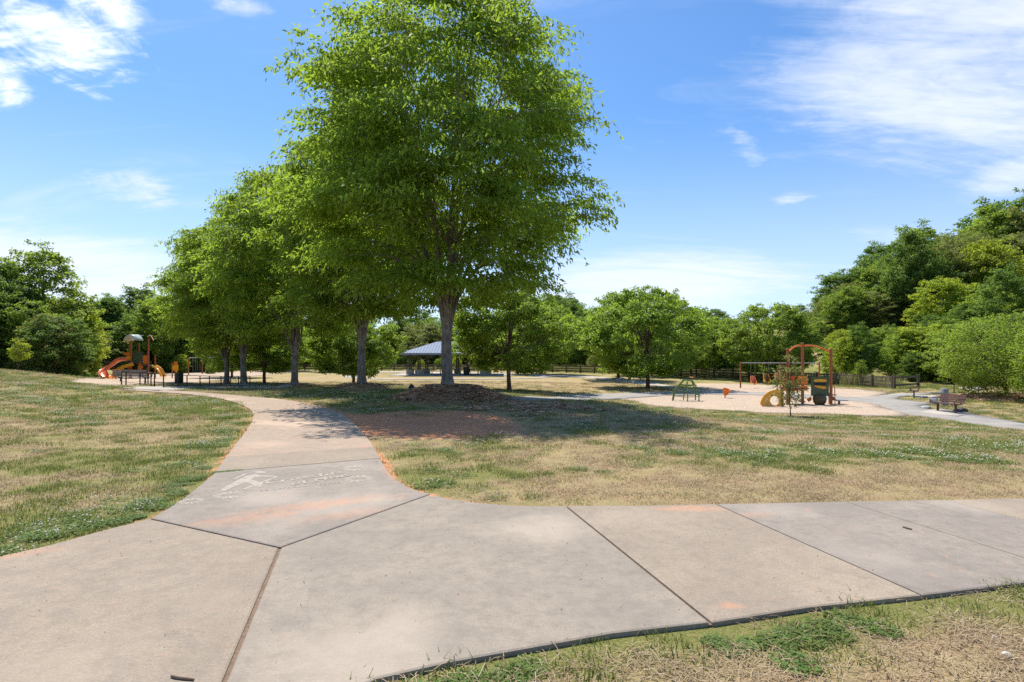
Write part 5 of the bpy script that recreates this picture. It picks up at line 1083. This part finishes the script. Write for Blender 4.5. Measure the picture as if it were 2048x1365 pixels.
# ---- drinking fountain, rocks
q = G(1889, 812); fo = thing('drinking_fountain', 'grey cylinder drinking fountain with a side arm and low bowl', 'drinking fountain', q)
MB().lathe([(.20, -.1), (.20, 1.0), (.17, 1.04), (.05, 1.05)], 20).build('pedestal', GREYM, fo, True); MB().bar((-.15, 0, .76), (-.68, -.05, .76), .09, .09).build('arm', GREYM, fo); MB().lathe([(.05, -.16), (.17, -.05), (.20, 0), (.17, 0), (.06, -.08)], 16, (-.72, -.05, .84)).build('bowl', STEEL, fo, True)
q = G(1866, 808); stone('boulder', (q.x, q.y, q.z+.22), (.62, .5, .62), pmat('pale_rock', (.55, .55, .54), (.42, .42, .41), 4, .9, .02, 14), 3, 'pale upright boulder left of the grey fountain', 'boulder', 3)
q = G(1851, 818); stone('boulder', (q.x, q.y, q.z+.06), (.75, .5, .26), ROCK, 8, 'low flat boulder on the grass tip before the bench', 'boulder', 3)
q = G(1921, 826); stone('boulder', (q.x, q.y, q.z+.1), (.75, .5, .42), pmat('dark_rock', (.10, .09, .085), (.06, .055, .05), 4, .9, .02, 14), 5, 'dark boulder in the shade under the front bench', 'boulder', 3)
# ---- pavilion
pc = Vector((cxP.x, cxP.y, tz(cxP.x, cxP.y)+.07)); pav = thing('pavilion', 'picnic pavilion with blue-grey hipped metal roof and dark columns on stone bases', 'pavilion', pc)
ROOFB = pmat('roof_metal', (.10, .15, .25), (.08, .125, .21), 2, .55, spec=.25); STONEB = pmat('stone_base', (.36, .35, .32), (.26, .25, .23), 5, .9, .02, 14); FASC = pmat('fascia', (.20, .25, .33), (.17, .21, .28), 4, .5)
kp = FPX/pc.y; ez = (748-706)/kp; rw, rd, rh_ = 6.6, 4.6, 1.65; rl = 2.2
E = [Vector((-rw, -rd, ez)), Vector((rw, -rd, ez)), Vector((rw, rd, ez)), Vector((-rw, rd, ez))]; K = [Vector((-rl, 0, ez+rh_)), Vector((rl, 0, ez+rh_))]
ro = MB(); ro.add(E+K+[v-Vector((0, 0, .12)) for v in E+K], [(0, 1, 5, 4), (1, 2, 5), (2, 3, 4, 5), (3, 0, 4), (7, 6, 10, 11), (8, 7, 11), (9, 8, 11, 10), (6, 9, 10), (0, 6, 7, 1), (1, 7, 8, 2), (2, 8, 9, 3), (3, 9, 6, 0)]); roo = ro.build('roof', ROOFB, pav)
for k in range(33):
    x = -rw+.2+k*(2*rw-.4)/32; t = min(1, (rw-abs(x))/(rw-rl)); a = Vector((x, -rd, ez+.02)); b_ = Vector((x, -rd+rd*t, ez+rh_*t+.02)); MB().bar(a, b_, .05, .05).build('seam', ROOFB, roo)
for a, b_ in ((E[0], E[1]), (E[1], E[2]), (E[2], E[3]), (E[3], E[0])): d_ = (b_-a).normalized(); MB().bar(a-Vector((0, 0, .14))+d_*.03, b_-Vector((0, 0, .14))-d_*.03, .08, .22).build('fascia', FASC, roo)
for (x, y_) in ((-4.2, -3.4), (4.6, -3.4), (4.6, 3.4), (-4.2, 3.4), (-6.0, -.2), (.4, 3.4)):
    o = MB().box((x, y_, .32), (.95, .95, .75)).build('stone_base', STONEB, pav, bevel=.04)
    for s_ in (-.13, .13): MB().box((x+s_, y_, (.68+ez)/2), (.17, .2, ez-.68)).build('column', WOODD, pav)
def ptable(label, x, y_, rz):
    t = thing('picnic_table', label, 'table', pc+Vector((x, y_, 0)), rz)
    for k in range(4): MB().box((0, -.3+.2*k, .76), (1.8, .18, .04)).build('top_plank', TBL, t)
    for s_ in (-1, 1):
        MB().box((0, s_*.7, .45), (1.8, .26, .04)).build('seat', TBL, t); MB().bar((s_*.6, -.7, 0), (s_*.6, .3, .74), .07, .07).build('leg', BLK, t); MB().bar((s_*.6, .7, 0), (s_*.6, -.3, .74), .07, .07).build('leg', BLK, t)
TBL = pmat('table_wood', (.34, .17, .09), (.26, .13, .07), 4, .7)
ptable('picnic table under the pavilion, left of the large trunk', -2.4, .6, .2); ptable('picnic table under the pavilion, right of the large trunk', 3.0, .8, -.1)
bin_('litter_bin', 'black bin standing under the pavilion roof', pc+Vector((2.2, -2.6, 0)), .42, 1.05, BLK, 'bin')
q = G(976, 752); o = thing('stone_pillar', 'grey stone pillar base right of the pavilion', 'pillar', q); MB().box((0, 0, .4), (.9, .9, .8)).build('block', STONEB, o, bevel=.05); MB().box((0, 0, .84), (1.0, 1.0, .08)).build('cap', PALEC, o, bevel=.02)
q = G(992, 751); o = thing('folding_chair', 'orange folding chair beside the stone pillar', 'chair', q); MB().box((0, 0, .42), (.5, .5, .04)).build('seat', ORNG, o); MB().box((0, .24, .7), (.5, .04, .5)).build('backrest', ORNG, o)
for a in (-.22, .22):
    for b_ in (-.22, .22): MB().bar((a, b_, -.02), (a, b_, .42), .03, .03).build('leg', BLK, o)
# ---- dark bag and white cloth on the grass behind the mulch mound
q = G(823, 781); bag = thing('bag', 'dark bag with a white cloth on the shaded grass left of the big mound', 'bag', q)
bm = bmesh.new(); bmesh.ops.create_icosphere(bm, subdivisions=3, radius=1)
for v in bm.verts: v.co = Vector((v.co.x*.19*(1-.25*v.co.z), v.co.y*.16, (v.co.z+.85)*.19)); v.co += Vector((math.sin(v.co.z*31)*.012, math.cos(v.co.x*37)*.012, 0))
me = bpy.data.meshes.new('body'); bm.to_mesh(me); bm.free(); me.shade_smooth(); link('body', me, BLK, bag)
MB().tube(arc((-.08, 0, .3), (.08, 0, .3), .09), .014, 6).build('handle', BLK, bag, True)
WHT = pmat('white_cloth', (.7, .7, .72), (.6, .6, .63), 8, .8)
V = []; F = []
for i in range(9):
    for j in range(7): V.append((.12+i*.045, -.12+j*.04, .03+.06*math.exp(-((i-3)/3)**2)*(1+.5*math.sin(i*1.9+j*1.3))+.015*math.sin(j*2.1)))
for i in range(8):
    for j in range(6): F.append((i*7+j, i*7+j+1, (i+1)*7+j+1, (i+1)*7+j))
o = link('cloth', mesh_from('cloth', V, F, True), WHT, bag); md = o.modifiers.new('s', 'SOLIDIFY'); md.thickness = .012
# ---- people at the swings
SKIN = pmat('skin', (.30, .16, .10), (.27, .14, .085), 6, .6); HAIR = pmat('hair', (.015, .012, .01), (.025, .018, .014), 20, .7)
def person(label, loc, rz, s, joints, edges, radii, cloth, hairc):
    """skeleton grown with a Skin modifier; clothing colours split by joint region"""
    me = bpy.data.meshes.new('body'); me.from_pydata(joints, edges, []); o = bpy.data.objects.new('body', me); COL.objects.link(o)
    md = o.modifiers.new('skin', 'SKIN'); md.use_smooth_shade = True; o.modifiers.new('sub', 'SUBSURF').levels = 2
    for v, r_ in zip(me.skin_vertices[0].data, radii): v.radius = (r_, r_*(.8 if r_ > .11 else 1))
    me.skin_vertices[0].data[0].use_root = True
    dg = bpy.context.evaluated_depsgraph_get(); m2 = bpy.data.meshes.new_from_object(o.evaluated_get(dg)); bpy.data.objects.remove(o)
    m2.materials.clear()
    for mt in (cloth[0], cloth[1], SKIN, BLK): m2.materials.append(mt)
    m2.polygons.foreach_set('material_index', [cloth[2](p.center) for p in m2.polygons]); m2.shade_smooth()
    t = thing('person', label, 'person', loc, rz); t.scale = (s, s, s); b_ = bpy.data.objects.new('body', m2); COL.objects.link(b_); b_.parent = t
    hd = Vector(joints[hairc]); h = MB(); h.lathe([(.02, .125), (.07, .11), (.10, .07), (.112, .02), (.112, -.03), (.09, -.05)], 14, hd+Vector((0, .02, .0))); h.build('hair', HAIR, t, True)
    f_ = MB(); f_.add([(hd.x-.012, hd.y-.10, hd.z+.01), (hd.x+.012, hd.y-.10, hd.z+.01), (hd.x, hd.y-.125, hd.z-.025), (hd.x, hd.y-.098, hd.z-.03)], [(0, 1, 2), (0, 2, 3), (1, 3, 2)]); f_.build('nose', SKIN, t)
    return t
J = [(0, 0, .95), (0, 0, 1.15), (0, .01, 1.38), (0, 0, 1.5), (0, -.01, 1.62), (0, -.01, 1.72),
     (.10, 0, .88), (.11, -.02, .48), (.11, .03, .09), (.11, -.12, .04), (-.10, 0, .88), (-.11, .02, .48), (-.11, .06, .09), (-.11, -.09, .04),
     (.20, 0, 1.40), (.25, -.12, 1.14), (.22, -.36, 1.06), (.21, -.44, 1.05), (-.20, 0, 1.40), (-.25, -.12, 1.14), (-.22, -.36, 1.06), (-.21, -.44, 1.05)]
Ed = [(0, 1), (1, 2), (2, 3), (3, 4), (4, 5), (0, 6), (6, 7), (7, 8), (8, 9), (0, 10), (10, 11), (11, 12), (12, 13), (2, 14), (14, 15), (15, 16), (16, 17), (2, 18), (18, 19), (19, 20), (20, 21)]
Rd = [.15, .14, .16, .06, .095, .085, .095, .065, .045, .04, .095, .065, .045, .04, .065, .045, .035, .03, .065, .045, .035, .03]
def dress(c):
    if c.z > 1.5 or (abs(c.y) > .30 and c.z > .95): return 2
    if c.z < .1: return 3
    return 0 if c.z > .9 else 1
REDC = pmat('shirt_red', (.55, .07, .08), (.45, .05, .06), 8, .85); JEAN = pmat('trousers_dark', (.04, .045, .06), (.03, .033, .045), 9, .85); BROWNC = pmat('shirt_brown', (.09, .05, .03), (.07, .04, .025), 8, .85)
q = S0+d*.52+Vector((-.15, .7, 0)); q.z = tz(q.x, q.y)+.03
person('person in red top and dark trousers standing behind the thin sapling', q, R(-70), .98, J, Ed, Rd, (REDC, JEAN, dress), 4)
Jc = [(0, 0, 0), (0, .03, .2), (0, .05, .4), (0, .04, .5), (0, .03, .6), (0, .03, .68), (.09, -.05, 0), (.11, -.32, .03), (.12, -.36, -.28), (.12, -.46, -.32), (-.09, -.05, 0), (-.11, -.32, .03), (-.12, -.36, -.28), (-.12, -.46, -.32),
      (.16, .04, .40), (.20, -.06, .24), (.17, -.2, .20), (.16, -.25, .2), (-.16, .04, .40), (-.20, -.06, .24), (-.17, -.2, .20), (-.16, -.25, .2)]
Rc_ = [.11, .10, .11, .05, .085, .075, .075, .055, .04, .035, .075, .055, .04, .035, .05, .035, .03, .025, .05, .035, .03, .025]
def dressc(c):
    if c.z > .5 or (c.y < -.16 and c.z > .13): return 2
    if c.z < -.27: return 3
    return 0 if c.z > .08 else 1
q = S0+qy+Vector((0, -.12, (777-766)/hs+.17)); person('child in dark clothes sitting in the yellow bucket swing', q, 0, .95, Jc, Ed, Rc_, (BROWNC, JEAN, dressc), 4)
